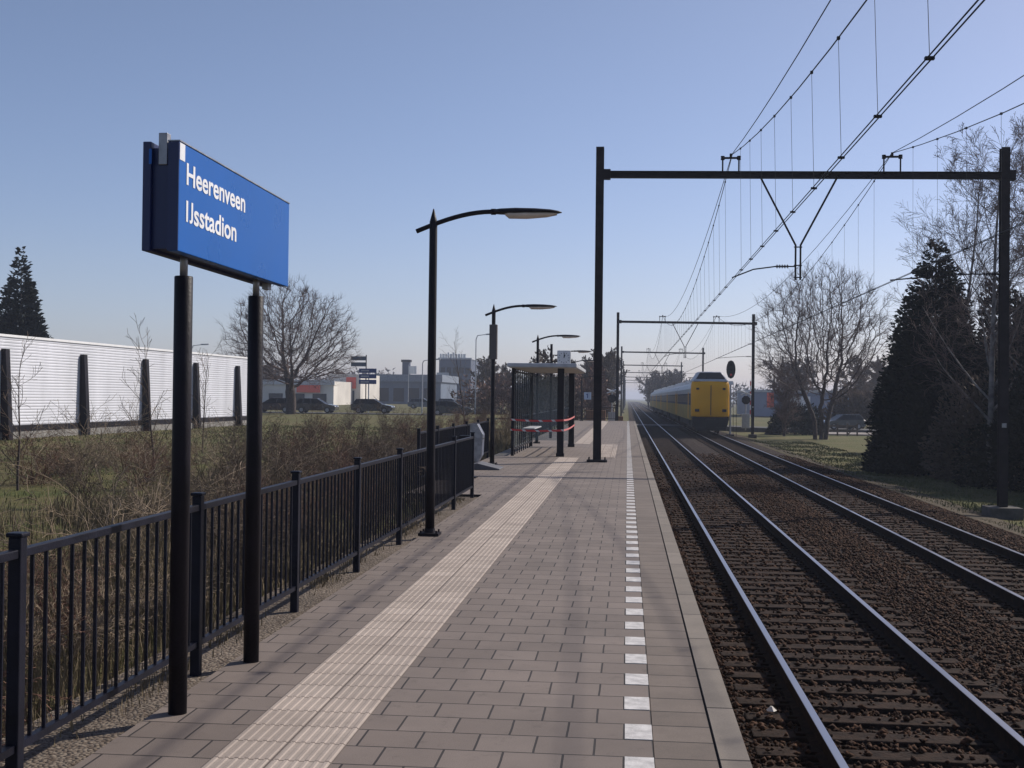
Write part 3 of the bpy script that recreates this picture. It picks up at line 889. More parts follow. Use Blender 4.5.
# ------------------------------------------------------------------ overhead line gantries
GY = [33.3+64.5*k for k in range(8)]
XW1, XW2 = 2.76, 7.08
def gantry(y, label, first=False, proto=None):
    if proto: return dup(proto, (0,y,0), 0, label)
    t = thing('overhead_line_gantry', label, 'gantry', (0,y,0), group='overhead line gantries across both tracks')
    def mast(x, zb, zt):
        mb = MB(); w_=.12
        # H section mast
        mb.box(x-.11,x+.11,-.115,-.095,zb,zt); mb.box(x-.11,x+.11,.095,.115,zb,zt); mb.box(x-.008,x+.008,-.095,.095,zb,zt)
        return mb
    zl = -.0 if first else -1.15
    ml = obj('mast', mast(-.82, zl, 8.72), M['gantry'], t)
    mr = obj('mast', mast(10.03, -1.4, 8.62), M['gantry'], t)
    if first:
        b = MB().cbox(-.82,0,.03,.56,.42,.06)
        for sx in (-1,1):
            for sy in (-1,1): b.cyl(-.82+sx*.22,sy*.15,.06,.13,.02,n=6)
        obj('base_plate', b, M['gantry'], ml)
    obj('footing', MB().cbox(10.03,0,-1.27,.84,.84,.5) if first else MB().cbox(10.03,0,-1.2,.62,.62,.36).cbox(-.82,0,-1.1,.6,.6,.3), M['block'], mr, bevel=.02)
    obj('number_plate', MB().box(9.97,10.09,-.122,-.116,1.1,1.22), M['galv'], mr)
    bm_ = MB(); bm_.box(-1.0,10.25,-.10,.10,7.84,7.856); bm_.box(-1.0,10.25,-.10,.10,8.004,8.02); bm_.box(-1.0,10.25,-.007,.007,7.856,8.004)
    bm_.box(-.98,-.60,-.13,.13,7.80,8.06); bm_.box(9.85,10.22,-.13,.13,7.80,8.06)
    bo = obj('beam', bm_, M['gantry'], t)
    bo.rotation_euler = (0, math.atan(.10/11), 0); bo.location = (0,0,.03)
    for xw in (XW1, XW2):
        k = MB()
        for s_ in (-1,1):
            k.cyl(xw+s_*.22,0,8.0,8.36,.022,n=8)
            for z_ in (8.36,8.40,8.44): k.cyl(xw+s_*.22,0,z_-.012,z_+.012,.055,n=10)
        k.cbox(xw,0,8.40,.40,.05,.05)
        k.cyl(xw,0,8.40,8.52,.035,n=8)
        obj('insulator_bracket', k, M['gantry'], t)
    v = MB()
    v.tube([(3.55,0,7.90),(4.53,0,6.0),(4.53,0,5.05)],.028,7); v.tube([(5.65,0,7.90),(4.66,0,6.0),(4.66,0,5.05)],.028,7)
    v.cbox(4.595,0,5.95,.22,.03,.03).cbox(4.595,0,5.45,.22,.03,.03).cbox(4.595,0,5.12,.22,.03,.03)
    obj('hanger', v, M['gantry'], t)
    a = MB(); a.tube([(4.50,0,5.42),(4.0,0,5.42),(3.4,0,5.34),(2.82,0,5.11)],.020,6)
    for q in range(5): a.tube([(4.02+q*.07,0,5.42),(4.05+q*.07,0,5.42)],.05,8)
    obj('steady_arm', a, M['gantry'], t)
    a = MB(); a.tube([(9.93,0,5.22),(9.2,0,5.22),(8.2,0,5.16),(7.05,0,5.05)],.020,6)
    for q in range(5): a.tube([(9.50+q*.07,0,5.22),(9.53+q*.07,0,5.22)],.05,8)
    obj('steady_arm', a, M['gantry'], t)
    return t
g1 = gantry(GY[0], 'nearest tall overhead line gantry, its left mast bolted on the platform', True)
g2 = gantry(GY[1], 'second gantry, spanning the tracks just past the train front')
ords = ['third gantry, seen under the beam of the second one','fourth gantry away along the line above the train carriages','fifth gantry away along the hazy line','sixth gantry away along the hazy line','seventh gantry away along the hazy line','farthest visible gantry at the end of the hazy line']
for yv,lb in zip(GY[2:], ords): gantry(yv, lb, proto=g2)

def overhead(xc, xm, zc, label, zt=8.5):
    t = thing('overhead_line', label, 'overhead line', (xm,0,0), group='overhead lines, one above each track')
    sup = [GY[0]-64.5] + GY
    cw = MB()
    for dx in (-.025,.025):
        cw.tube([(xc-xm+dx,-20,zc),(xc-xm+dx,GY[-1],zc)],.0085,5)
    obj('contact_wire', cw, M['wire'], t)
    mw = MB(); fw_ = MB(); drops = []
    for a,b in zip(sup[:-1],sup[1:]):
        ymid=(a+b)/2; h=(b-a)/2
        am = (zt-6.15)/h**2; af=(zt-7.05)/h**2
        P=[];Q=[]
        n = 20
        for k in range(n+1):
            y_ = a+(b-a)*k/n
            P.append((0,y_,6.15+am*(y_-ymid)**2)); Q.append((-.01,y_,7.05+af*(y_-ymid)**2))
        mw.tube(P,.011,5); fw_.tube(Q,.010,5)
        if a < GY[4]:
            for k in range(1,27):
                y_ = a+(b-a)*k/27
                if y_ < 4: continue
                drops.append((y_, 6.15+am*(y_-ymid)**2))
    obj('messenger_wire', mw, M['wire'], t); obj('feeder_wire', fw_, M['wire'], t)
    for y_,z_ in drops[:96]:
        d_ = MB(); d_.tube([(0,y_,z_),(xc-xm,y_,zc+.02)],.0035,4); d_.cbox(xc-xm,y_,zc,.09,.05,.03); d_.cbox(0,y_,z_,.04,.06,.04)
        obj('dropper', d_, M['wire'], t)
overhead(2.85, 2.80, 5.07, 'overhead line above the track beside the platform')
overhead(7.10, XW2, 5.02, 'overhead line above the track with the train')
# extra cable strung on the right mast
cb = MB()
P = [(10.2,-20+k*4.1,6.9-.0*k) for k in range(0,1)]
# ------------------------------------------------------------------ train
def train():
    Y0 = 88.3; XC = 6.05
    t = thing('passenger_train', 'yellow intercity passenger train with raised driver cab on the far track', 'train', (XC,Y0,RAIL))
    W = 1.40
    # front: yellow face, rounded corners in plan
    def plan(w, nose, r=.35):
        return [(-w,nose+1.0),(-w+.01,nose+.62),(-w+.07,nose+.38),(-w+.20,nose+.19),(-w+.42,nose+.07),(-w+.8,nose+.01),(0,nose-.02),(w-.8,nose+.01),(w-.42,nose+.07),(w-.20,nose+.19),(w-.07,nose+.38),(w-.01,nose+.62),(w,nose+1.0)]
    fm = MB(); pz = [(1.30,.10,.97),(1.42,.02,.995),(2.4,0,1.0),(3.4,.02,1.0),(3.65,.05,.99),(3.82,.14,.96),(3.95,.32,.90)]
    rows=[]
    for z_,dy,sc_ in pz:
        rows.append([(x_*sc_,y_+dy,z_) for x_,y_ in plan(W,0)])
    n=13
    for r in rows: fm.v += r
    for k in range(len(rows)-1):
        for q in range(n-1): fm.f.append((k*n+q,k*n+q+1,(k+1)*n+q+1,(k+1)*n+q))
    fm.f.append(tuple(range(n))[::-1]); fm.f.append(tuple(range((len(rows)-1)*n,len(rows)*n)))
    fr = obj('cab_front', fm, M['yellow'], t, smooth=True)
    s_ = MB().box(-.025,.025,-.035,.0,1.42,3.6); obj('door_seam', s_, M['rubber'], fr)
    for s in (-1,1):
        obj('seam', MB().box(s*.47-.012,s*.47+.012,-.030,.02,1.42,3.6), M['rubber'], fr) if s>2 else None
        lh = MB().cbox(s*.98,.10,1.78,.30,.14,.20); obj('headlight', lh, M['glassdark'], fr)
        obj('marker_plate', MB().cbox(s*.95,.07,3.35,.20,.12,.14), M['glassdark'], fr)
    # raised cab
    cm = MB()
    b0 = [(-1.30,.20),(1.30,.20),(1.36,3.4),(-1.36,3.4)]
    b1 = [(-1.22,.28),(1.22,.28),(1.28,3.6),(-1.28,3.6)]
    t1 = [(-.80,1.05),(.80,1.05),(.90,3.0),(-.90,3.0)]
    cm.v += [(x_,y_,3.88) for x_,y_ in b0]+[(x_,y_,4.0) for x_,y_ in b1]+[(x_,y_,4.62) for x_,y_ in t1]
    for k in range(2):
        for q in range(4):
            q2=(q+1)%4; cm.f.append((k*4+q,k*4+q2,k*4+4+q2,k*4+4+q))
    cm.f += [(3,2,1,0),(8,9,10,11)]
    cab = obj('driver_cab', cm, M['lightgrey'], t, bevel=.09)
    # windscreen laid 8 mm proud of the sloping cab front
    A,B = Vector((-1.10,.30,4.06)),Vector((1.10,.30,4.06)); 
    def onf(u,v):   # u across -1..1, v 0..1 up
        x_ = u*(1.22+( .80-1.22)*v); y_ = .28+(1.05-.28)*v; z_ = 4.0+.62*v
        return (x_, y_-.014, z_+.012)
    wm = MB(); wm.quad(onf(-.90,.10),onf(.90,.10),onf(.88,.88),onf(-.88,.88))
    wo = obj('windscreen', wm, M['glassdark'], cab); so = wo.modifiers.new('t','SOLIDIFY'); so.thickness=.01
    # skirt, coupler, buffers
    k = MB(); k.prism([(-.85,.32),(.85,.32),(1.20,.62),(1.30,1.0),(1.30,1.32),(-1.30,1.32),(-1.30,1.0),(-1.20,.62)],'y',.22,.8); k.box(-.35,.35,-.25,.3,.55,1.15); k.box(-1.1,1.1,.05,.2,.30,.55)
    obj('coupler', k, M['rubber'], t)
    # carriages
    Lc = 25.9
    for c_ in range(6):
        y0 = .6 + c_*(Lc+.45) if c_ else .9
        y1 = .6 + c_*(Lc+.45)+Lc
        cr = obj('carriage', MB().prism([(-W,1.05),(W,1.05),(W,2.05),(W,3.0),(-W,3.0),(-W,2.05)],'y',y0,y1), M['trainside'], t)
        obj('window_band', MB().prism([(-W-.004,2.15),(-W+.02,2.15),(-W+.02,3.0),(-W-.004,3.0)],'y',y0+.2,y1-.1).box(W-.02,W+.004,y0+.2,y1-.1,2.15,3.0), M['trainblue'], cr)
        wn_ = MB()
        kk = 0; yy = y0+1.8
        while yy < y1-2.2:
            wn_.box(-W-.010,-W-.005,yy,yy+1.25,2.32,2.90); yy += 1.75
        obj('window', wn_, M['glassdark'], cr)
        prof = [(-W,3.005),(W,3.005),(W-.03,3.35),(W-.25,3.68),(W-.7,3.90),(0,3.98),(-W+.7,3.90),(-W+.25,3.68),(-W+.03,3.35)]
        ro = obj('carriage_roof', MB().prism(prof,'y',y0,y1), M['trainroof'], cr)
        rb_ = MB()
        for q in range(7):
            yy = (4.0 if c_==0 else 1.2)+y0+q*3.3
            if yy+1.8 < y1: obj('roof_glint_box', MB().box(-.75,.75,yy,yy+1.7,3.85,4.12+.1*(q%2)), M['white'], ro)  # white boxes added so the roof shows pale glints
        dm_ = MB()
        for yy in (y0+1.2 if c_ else y0+3.2, y1-1.6): dm_.box(-W-.014,-W-.006,yy,yy+.9,1.15,3.1)
        obj('door', dm_, M['yellow'], cr)
        for yy in (y0+3.6, y1-3.6):
            bo = obj('bogie', MB().box(-1.15,1.15,yy-1.5,yy+1.5,.45,.95), M['rubber'], cr)
            for d_ in (-1.2,1.2):
                wh = MB()
                for s in (-1,1): wh.tube([(s*.70,yy+d_,.46),(s*.83,yy+d_,.46)],.455,16)
                wh.tube([(-.7,yy+d_,.46),(.7,yy+d_,.46)],.08,8)
                obj('wheelset', wh, M['rust'], bo)
        obj('underframe', MB().box(-1.2,1.2,y0+6,y1-6,.55,1.04), M['rubber'], cr)
        if c_: obj('gangway', MB().box(-.9,.9,y0-.45,y0,1.1,3.7), M['rubber'], cr)
    # pantograph frame folded
    pg = MB(); pg.tube([(-.6,14,4.25),(.6,14,4.25)],.03,5); pg.tube([(0,12.5,4.2),(0,15.5,4.4)],.03,5); pg.tube([(-.9,15.5,4.42),(.9,15.5,4.42)],.03,5)
    obj('pantograph', pg, M['post'], t)
train()

# ------------------------------------------------------------------ signals
def signal():
    x_,y_ = 8.62, 99.0*0+ 96.0
    x_ = 8.10
    t = thing('railway_signal', 'tall railway signal with dark oval head right of the train', 'signal', (x_,y_,0))
    obj('post', MB().cyl(0,0,-1.2,3.2,.075,.06,12), M['lightgrey'], t)
    obj('ladder', MB().box(.22,.25,-.03,0,-1.2,3.1).box(.46,.49,-.03,0,-1.2,3.1), M['gantry'], t)
    pr = []
    for k in range(20):
        a = 2*math.pi*k/20; pr.append((.02+math.cos(a)*.36, 4.12+math.sin(a)*.72))
    hd = obj('signal_head', MB().prism(pr,'y',-.06,.0), M['rubber'], t)
    obj('backing_shroud', MB().box(-.2,.24,.001,.22,3.5,4.75), M['rubber'], hd)
    ln = MB()
    for z_ in (4.5,4.1,3.7): ln.tube([(.02,-.14,z_),(.02,-.061,z_)],[.12,.11],12)
    obj('lens_hood', ln, M['post'], hd)
    obj('red_lens', MB().tube([(.02,-.16,3.7),(.02,-.141,3.7)],.09,12), M['red'], hd)
    obj('number_plate', MB().box(-.16,.2,-.09,-.07,2.9,3.2), M['white'], t)
    obj('base', MB().cbox(0,0,-1.15,.6,.6,.3), M['block'], t)
signal()

def crossing(x_, y_, rz, label, group):
    t = thing('crossing_signal', label, 'crossing signal', (x_,y_,RAIL), rz, group)
    obj('post', MB().cyl(0,0,-.3,3.4,.06,n=10), M['lightgrey'], t)
    bb = MB(); pr=[(math.cos(2*math.pi*k/8+.39)*.42, 2.55+math.sin(2*math.pi*k/8+.39)*.42) for k in range(8)]
    bo = obj('backboard', MB().prism(pr,'y',-.12,-.08), M['post'], t)
    l_ = MB()
    for s in (-1,1): l_.tube([(s*.2,-.20,2.5),(s*.2,-.121,2.5)],.12,12)
    obj('lamp_hood', l_, M['rubber'], bo)
    cr = MB(); cr.tube([(-.5,-.1,3.05),(.5,-.1,3.45)],.06,4); cr.tube([(-.5,-.1,3.45),(.5,-.1,3.05)],.06,4)
    obj('saltire', cr, M['white'], t)
    obj('drive_cabinet', MB().box(-.35,.35,-.25,.25,-.1,1.25), M['lightgrey'], t, bevel=.02)
    # raised barrier arm
    a = obj('barrier_arm', MB().box(.38,.46,-.06,.06,.9,4.4), M['white'], t)
    s_ = MB()
    for k in range(4): s_.box(.372,.468,-.068,.068,1.2+k*.9,1.62+k*.9)
    obj('red_stripe', s_, M['red'], a)
    return t
crossing(-1.45,114.5,0,'level crossing signal with barrier just left of the near track','level crossing signals')
crossing(11.1,114.5,math.pi*0,'level crossing signal with barrier right of the train','level crossing signals')
cab_ = MB().box(-.9,.9,-.4,.4,0,1.6)
tag(obj('relay_cabinet', cab_, M['orange'], loc=(-2.9,112,-1.0), bevel=.03), 'rusty orange brown relay cabinet beyond the platform end', 'cabinet')
rc = MB().box(-.25,.25,-.2,.2,0,1.1)
tag(obj('junction_box', rc, M['orange'], loc=(-.62,110,-1.0), bevel=.03), 'small orange brown junction box at the foot of the second gantry mast', 'cabinet')

# ------------------------------------------------------------------ noise barrier
def barrier():
    hd = R(-2.45)                       # heading turned slightly to the right of the track
    X0,Y0 = -24.6, 36.0
    t = thing('noise_barrier', 'long white corrugated noise barrier with dark slanting buttresses', 'noise barrier', (X0,Y0,-.14), hd)
    y0,y1 = -18.0, 35.3
    P = MB(); z=.55; n=0
    while z < 4.02:
        # horizontal ribs
        P.prism([(-.10,z),(.010,z),(.026,z+.03),(.026,z+.09),(.010,z+.119),(-.10,z+.119)],'y',y0,y1); z += .12
    obj('panel', P, M['corr'], t)
    obj('capping', MB().box(-.16,.07,y0,y1,z+.002,z+.10), M['white'], t)
    obj('plinth', MB().box(-.15,.12,y0,y1,-.1,.30), M['concrete'], t)
    obj('dark_base', MB().box(-.12,.10,y0,y1,.302,.545), M['post'], t)
    pp = None
    for k in range(10):
        yy = -16.2-6.2*0+k*6.2-.0
        if yy > y1: break
        if pp is None:
            b = MB(); b.prism([(.031,-.1),(.42,-.1),(.41,.25),(.22,3.55),(.031,3.55)],'y',-.15,.15)
            pp = obj('buttress', b, M['post'], t, (0,yy,0), bevel=.01)
        else:
            c_ = pp.copy(); COL.objects.link(c_); c_.parent=t; c_.location=(0,yy,0)
    for yy in (-1.5,3.4):
        obj('wall_lamp', MB().cbox(.16,yy,z-.18,.2,.22,.16), M['post'], t)
barrier()

# ------------------------------------------------------------------ trees
class TreeGen:
    def __init__(s, seed): s.r = random.Random(seed); s.trunk = MB(); s.twigs = MB()
    def branch(s, p, d, length, rad, depth, P):
        r = s.r
        nseg = P['seg'][min(depth, len(P['seg'])-1)]
        pts=[p.copy()]; dirs=[d.copy()]; rads=[rad]
        tip = max(rad*P['tip'], P['rmin'])
        q = p.copy(); dd = d.copy()
        for k in range(nseg):
            wob = P['wob'][min(depth,len(P['wob'])-1)]
            dd = dd + Vector((r.gauss(0,wob),r.gauss(0,wob),r.gauss(0,wob)))
            dd.z += P['up'][min(depth,len(P['up'])-1)]
            dd.normalize()
            q = q + dd*(length/nseg)
            pts.append(q.copy()); dirs.append(dd.copy()); rads.append(rad+(tip-rad)*(k+1)/nseg)
        mb = s.trunk if depth <= P.get('tdepth',1) else s.twigs
        mb.tube(pts, rads, 8 if depth==0 else (5 if depth<=1 else 3), caps=False)
        if depth >= P['max']: return
        nch = P['n'][min(depth,len(P['n'])-1)]
        st = P['start'][min(depth,len(P['start'])-1)]
        for c in range(nch):
            u = st+(1-st)*(c+r.random())/nch
            u = min(u,.999); f = u*nseg; i = int(f); fr=f-i
            bp = pts[i].lerp(pts[i+1],fr); bd = dirs[min(i+1,nseg)]
            ax = bd.orthogonal().normalized(); ax.rotate(Matrix.Rotation(r.random()*6.283,3,bd))
            ang = R(r.gauss(P['ang'][min(depth,len(P['ang'])-1)],9))
            nd = (bd*math.cos(ang)+ax*math.sin(ang)).normalized()
            ln = length*P['len'][min(depth,len(P['len'])-1)]*(1-.45*(u-st)/(1-st+1e-6) if P.get('cone') or depth else 1)*r.uniform(.75,1.2)
            br = rads[i]*(1-fr)+rads[i+1]*fr
            s.branch(bp, nd, ln, max(br*P['rr'],P['rmin']), depth+1, P)
OAK = dict(max=5, n=[10,8,7,6,6], seg=[5,8,6,4,3,2], wob=[.04,.09,.10,.12,.14,.14], up=[.0,.035,.03,.02,.01], start=[.38,.15,.12,.12,.1], ang=[48,40,38,38,36], len=[1.28,.50,.50,.50,.55], rr=.55, rmin=.010, tip=.22, tdepth=2)
BIRCHY = dict(max=4, n=[22,8,7,4], seg=[8,5,4,3,2], wob=[.03,.08,.12,.15], up=[.02,.06,.03,-.01], start=[.18,.15,.1,.1], ang=[38,36,34,34], len=[.36,.5,.6,.6], rr=.45, rmin=.0055, tip=.15, cone=True, tdepth=1)
MULTI = dict(max=4, n=[11,8,7,4], seg=[7,6,4,3,2], wob=[.05,.07,.09,.10], up=[.02,.045,.03,.01], start=[.15,.12,.1,.1], ang=[34,34,32,32], len=[.50,.52,.55,.6], rr=.5, rmin=.0075, tip=.2, tdepth=1)
SAPL = dict(max=2, n=[14,6], seg=[8,5,3], wob=[.04,.10,.15], up=[.03,.06,.03], start=[.15,.15], ang=[38,38], len=[.36,.45], rr=.45, rmin=.004, tip=.15, cone=True, tdepth=0)
SHRUB = dict(max=3, n=[7,6,4], seg=[6,4,3,2], wob=[.12,.16,.2,.2], up=[.02,.02,.02,.02], start=[.1,.15,.2], ang=[38,42,45], len=[.5,.5,.5], rr=.6, rmin=.0022, tip=.3, tdepth=0)

def bare_tree(name, label, cat, loc, h, P, seed, barkm, twigm, rad, group=None, stems=1, spread=.0, rz=0):
    t = thing(name, label, cat, loc, rz, group)
    g = TreeGen(seed)
    for k in range(stems):
        a = g.r.random()*6.28
        d = Vector((math.cos(a)*spread, math.sin(a)*spread, 1)).normalized()
        g.branch(Vector((math.cos(a)*rad*stems*.35*(stems>1), math.sin(a)*rad*stems*.35*(stems>1),-.25)), d, h*g.r.uniform(.85,1), rad, 0, P)
    obj('trunk', g.trunk, barkm, t, smooth=True)
    if g.twigs.v: obj('crown', g.twigs, twigm, t)
    return t

def crown_tree(name,label,cat,loc,rx,rz,cz,fork,trad,seed,barkm,twigm,N=1700,step=.34,flat=-.55,base=((0,0),),tw=3,twl=.75,rleaf=.013,e=2.25):
    """grows a rounded bare crown towards points spread through an ellipsoid"""
    rs = np.random.RandomState(seed); r_ = random.Random(seed)
    t = thing(name,label,cat,loc,0)
    a = rs.randn(N*3,3); a/=np.linalg.norm(a,axis=1)[:,None]
    a = a*(rs.rand(N*3,1)**.38)
    lump = 1+.10*np.sin(np.arctan2(a[:,1],a[:,0])*3+seed)+.07*np.sin(a[:,2]*6+a[:,0]*4)
    a = a[a[:,2]>flat][:N]; lump = lump[:len(a)]
    A = a*np.array([rx,rx,rz])*lump[:,None]+np.array([0,0,cz])
    P=[]; par=[]
    for bx,by in base:
        n0=len(P); k=0; z=-.2
        while z < fork:
            P.append(np.array([bx+.05*math.sin(z*1.7+bx)+bx*z*.25, by+.04*math.sin(z*2.1)+by*z*.25, z])); par.append(len(P)-2 if k else -1); k+=1; z+=step
    P=np.array(P); par=list(par)
    dist=np.full(len(A),1e9); idx=np.zeros(len(A),int)
    def upd(i0):
        nonlocal dist,idx
        Q=P[i0:]
        d=np.linalg.norm(A[:,None]-Q[None],axis=2); m=d.min(1); j=d.argmin(1)
        b=m<dist; dist=np.where(b,m,dist); idx=np.where(b,j+i0,idx)
    upd(0); alive=np.ones(len(A),bool)
    for it in range(90):
        act = alive & (dist < 40)
        if act.sum() < 12: break
        ii=idx[act]; v=A[act]-P[ii]; v/=np.linalg.norm(v,axis=1)[:,None]+1e-9
        acc=np.zeros((len(P),3)); np.add.at(acc,ii,v)
        u=np.unique(ii); d=acc[u]/(np.linalg.norm(acc[u],axis=1)[:,None]+1e-9)
        d+=rs.randn(len(u),3)*.16; d/=np.linalg.norm(d,axis=1)[:,None]
        new=P[u]+d*step; i0=len(P); P=np.concatenate([P,new]); par+=list(u)
        upd(i0)
        alive &= dist > step*1.15
        if len(P) > 14000: break
    n=len(P); par=np.array(par); rad=np.zeros(n)
    nch=np.zeros(n,int)
    for i in range(n-1,-1,-1):
        if nch[i]==0: rad[i]=rleaf**e
        if par[i]>=0: rad[par[i]]+=rad[i]; nch[par[i]]+=1
    R_=rad**(1/e); R_=R_*(trad/R_[0]) ** np.clip((R_-rleaf)/(R_[0]-rleaf),0,1)
    tk,cr=MB(),MB()
    ch=[[] for _ in range(n)]
    for i in range(n):
        if par[i]>=0: ch[par[i]].append(i)
    done=np.zeros(n,bool)
    starts=[i for i in range(n) if par[i]<0]; st=[(i,None) for i in starts]
    while st:
        i,pa=st.pop()
        chain=([pa] if pa is not None else [])+[i]
        while ch[chain[-1]]:
            c=sorted(ch[chain[-1]],key=lambda q:-R_[q])
            for o_ in c[1:]: st.append((o_,chain[-1]))
            chain.append(c[0])
        if len(chain)<2: continue
        rr=[float(R_[q]) for q in chain]
        if pa is not None: rr[0]=rr[1]
        big=rr[0]>trad*.28
        (tk if big else cr).tube([tuple(P[q]) for q in chain],rr,8 if big else 4,caps=False)
    C=np.array([0,0,cz*.55])
    for i in range(n):
        if R_[i] < rleaf*2.1 and P[i][2] > fork*.8:
            o_=P[i]-C; o_/=np.linalg.norm(o_)
            for k in range(tw if nch[i]==0 else max(1,tw-2)):
                d=o_+np.array([r_.gauss(0,.5),r_.gauss(0,.5),r_.gauss(.1,.4)]); d/=np.linalg.norm(d); L_=twl*r_.uniform(.5,1.1)
                q=P[i]+d*L_*.5; d2=d+np.array([r_.gauss(0,.25),r_.gauss(0,.25),r_.gauss(.05,.2)])
                cr.tube([tuple(P[i]),tuple(q),tuple(q+d2*L_*.5)],[rleaf*.62,rleaf*.5,rleaf*.3],3,caps=False)
    obj('trunk',tk,barkm,t,smooth=True); obj('crown',cr,twigm,t)
    return t
TG = 'bare trees around the station'
crown_tree('bare_tree','large bare spreading tree behind the black car road, left of the shelter','tree',(-32.0,112,-.15),6.1,5.9,6.4,2.4,.50,11,M['bark'],M['crowntwig'],N=3600,step=.34,tw=5,rleaf=.014)
crown_tree('bare_tree','large bare rounded tree on the verge right of the train','tree',(15.3,97,-1.3),5.3,5.6,8.0,1.7,.16,5,M['bark'],M['crowntwig'],N=3200,step=.32,flat=-.8,base=((0,0),(.35,.1),(-.4,.2)),tw=5,rleaf=.0125,e=2.7)
bare_tree('bare_tree','smaller bare tree between the train and the large rounded tree','tree',(13.3,104,-1.3),4.6,MULTI,8,M['bark'],M['crowntwig'],.07,stems=3,spread=.22)
bare_tree('birch_tree','tall bare birch with pale trunk, nearest to the right gantry mast','tree',(13.4,46,-1.3),12.6,BIRCHY,21,M['birch'],M['crowntwig'],.14)
bare_tree('birch_tree','tall bare birch behind the dark conifer tip','tree',(15.6,61,-1.3),16.0,BIRCHY,22,M['birch'],M['crowntwig'],.14)
bare_tree('birch_tree','bare birch at the right picture edge beyond the gantry mast','tree',(15.4,47.5,-1.3),12.8,BIRCHY,27,M['birch'],M['crowntwig'],.13)
bare_tree('sapling','thin bare sapling standing in the field at the far left','sapling',(-11.6,22.0,-.14),3.2,SAPL,31,M['bark'],M['twig'],.030)
bare_tree('sapling','thin bare sapling in front of the barrier, seen beside the left sign post','sapling',(-10.2,25.2,-.14),3.4,SAPL,33,M['bark'],M['twig'],.028)
bare_tree('sapling','thin bare sapling seen between the two sign posts','sapling',(-13.4,37.0,-.14),3.6,SAPL,35,M['bark'],M['twig'],.030)
bare_tree('sapling','tall slender bare sapling left of the boxed lamp','sapling',(-9.2,68,-.14),6.2,SAPL,37,M['bark'],M['twig'],.05)
bare_tree('sapling','slender bare sapling just left of the shelter roof','sapling',(-7.6,64,-.14),4.0,SAPL,39,M['bark'],M['twig'],.04)

def leafcloud(n, shape, size, seed):
    """n needle sprays; shape(rs)->position and outward dir arrays"""
    rs = np.random.RandomState(seed)
    P,D = shape(rs, n)
    n = len(P)
    a = rs.randn(n,3); a /= np.linalg.norm(a,axis=1)[:,None]
    D = D + a*.55; D /= np.linalg.norm(D,axis=1)[:,None]
    S = np.cross(D, rs.randn(n,3)); S /= np.linalg.norm(S,axis=1)[:,None]
    sz = size*(.5+rs.rand(n))[:,None]
    V = np.stack([P-S*sz*.22, P+D*sz*.5-S*sz*.30, P+D*sz*1.1, P+D*sz*.45+S*sz*.28],1).reshape(-1,3)
    F = (np.arange(n)*4)[:,None]+np.array([[0,1,2,3]])
    return V,F
def cone_shape(h, r, lumps, z0=0, power=.9, seed=0, fill=.45, nb=2600):
    """needle sprays gathered on drooping branches of uneven length"""
    def f(rs, n):
        nb_z = (1-np.sqrt(rs.rand(nb)))*h*.985
        nb_z[:14] = h*(.93+.07*rs.rand(14))
        nb_a = rs.rand(nb)*6.283
        nb_l = r*np.clip(1-nb_z/h,0,1)**power*(.84+.26*rs.rand(nb))+.08
        nb_l *= 1+.07*np.sin(nb_a*3+seed+nb_z*.5)+.06*np.sin(nb_a*5+nb_z*1.9)
        w = nb_l+.25; k = rs.choice(nb, n, p=w/w.sum())
        q = (.12+.88*rs.rand(n)**.75)*nb_l[k]
        rise = .30*np.clip(nb_z[k]/h,0,1)
        side = rs.randn(n)*(.05+.10*q); ca,sa = np.cos(nb_a[k]),np.sin(nb_a[k])
        x = ca*q - sa*side; y = sa*q + ca*side
        z = nb_z[k] + q*rise - .10*q*q/ r + rs.randn(n)*(.05+.05*q)
        D = np.stack([ca,sa,.10+.35*rs.rand(n)],1)
        return np.stack([x,y,np.clip(z,0,h)+z0],1), D
    return f
def conifer(name,label,loc,h,r,n,size,seed,mt,rz=0,power=.9,z0=.3):
    t = thing(name,label,'tree',loc,rz)
    obj('trunk', MB().tube([(0,0,-.3),(0,0,h*.95)],[.18,.02],8), M['bark'], t)
    V,F = leafcloud(n, cone_shape(h,r,7,z0,power,seed), size, seed)
    nparr('crown', V, F, mt, t)
    return t
conifer('conifer','huge dark conifer right of the tracks, darkest shape on the right',(13.15,53,-1.3),9.9,2.75,120000,.15,3,M['needle'],power=.70,z0=.1)
conifer('spruce_tree','dark spruce rising behind the left end of the noise barrier',(-44.3,84,-.15),11.8,3.1,34000,.26,6,M['needle2'],power=1.0,z0=.6)

# dark evergreen bushes right of the conifer
def bush_mass(name,label,loc,rx,ry,h,n,size,seed,mt,cat='bush',group=None):
    t = thing(name,label,cat,loc,0,group)
    def f(rs,n_):
        a = rs.randn(n_,3); a/=np.linalg.norm(a,axis=1)[:,None]; a[:,2]=np.abs(a[:,2])
        rr = np.random.RandomState(seed); am=np.ones(n_)
        for k in range(7):
            w = rr.randn(3)*2.6; am += np.sin(a@w*1.8+rr.rand()*6)*.11
        q = (.45+.55*rs.rand(n_)**.5)*am
        P = a*q[:,None]*np.array([rx,ry,h]); return P,a.copy()
    V,F = leafcloud(n,f,size,seed); nparr('foliage',V,F,mt,t)
    g = TreeGen(seed)
    for k in range(5):
        an=g.r.random()*6.28; g.branch(Vector((0,0,-.2)),Vector((math.cos(an)*.4,math.sin(an)*.4,1)).normalized(),h*.8,.05,0,dict(SHRUB,max=1,rmin=.01))
    obj('stem',g.trunk,M['bark'],t)
    return t
BG='dark evergreen bushes along the right verge'
bush_mass('evergreen_bush','dark evergreen bush at the foot of the conifer towards the right mast',(15.2,45,-1.35),2.6,3.2,4.4,24000,.16,41,M['needle'],group=BG)
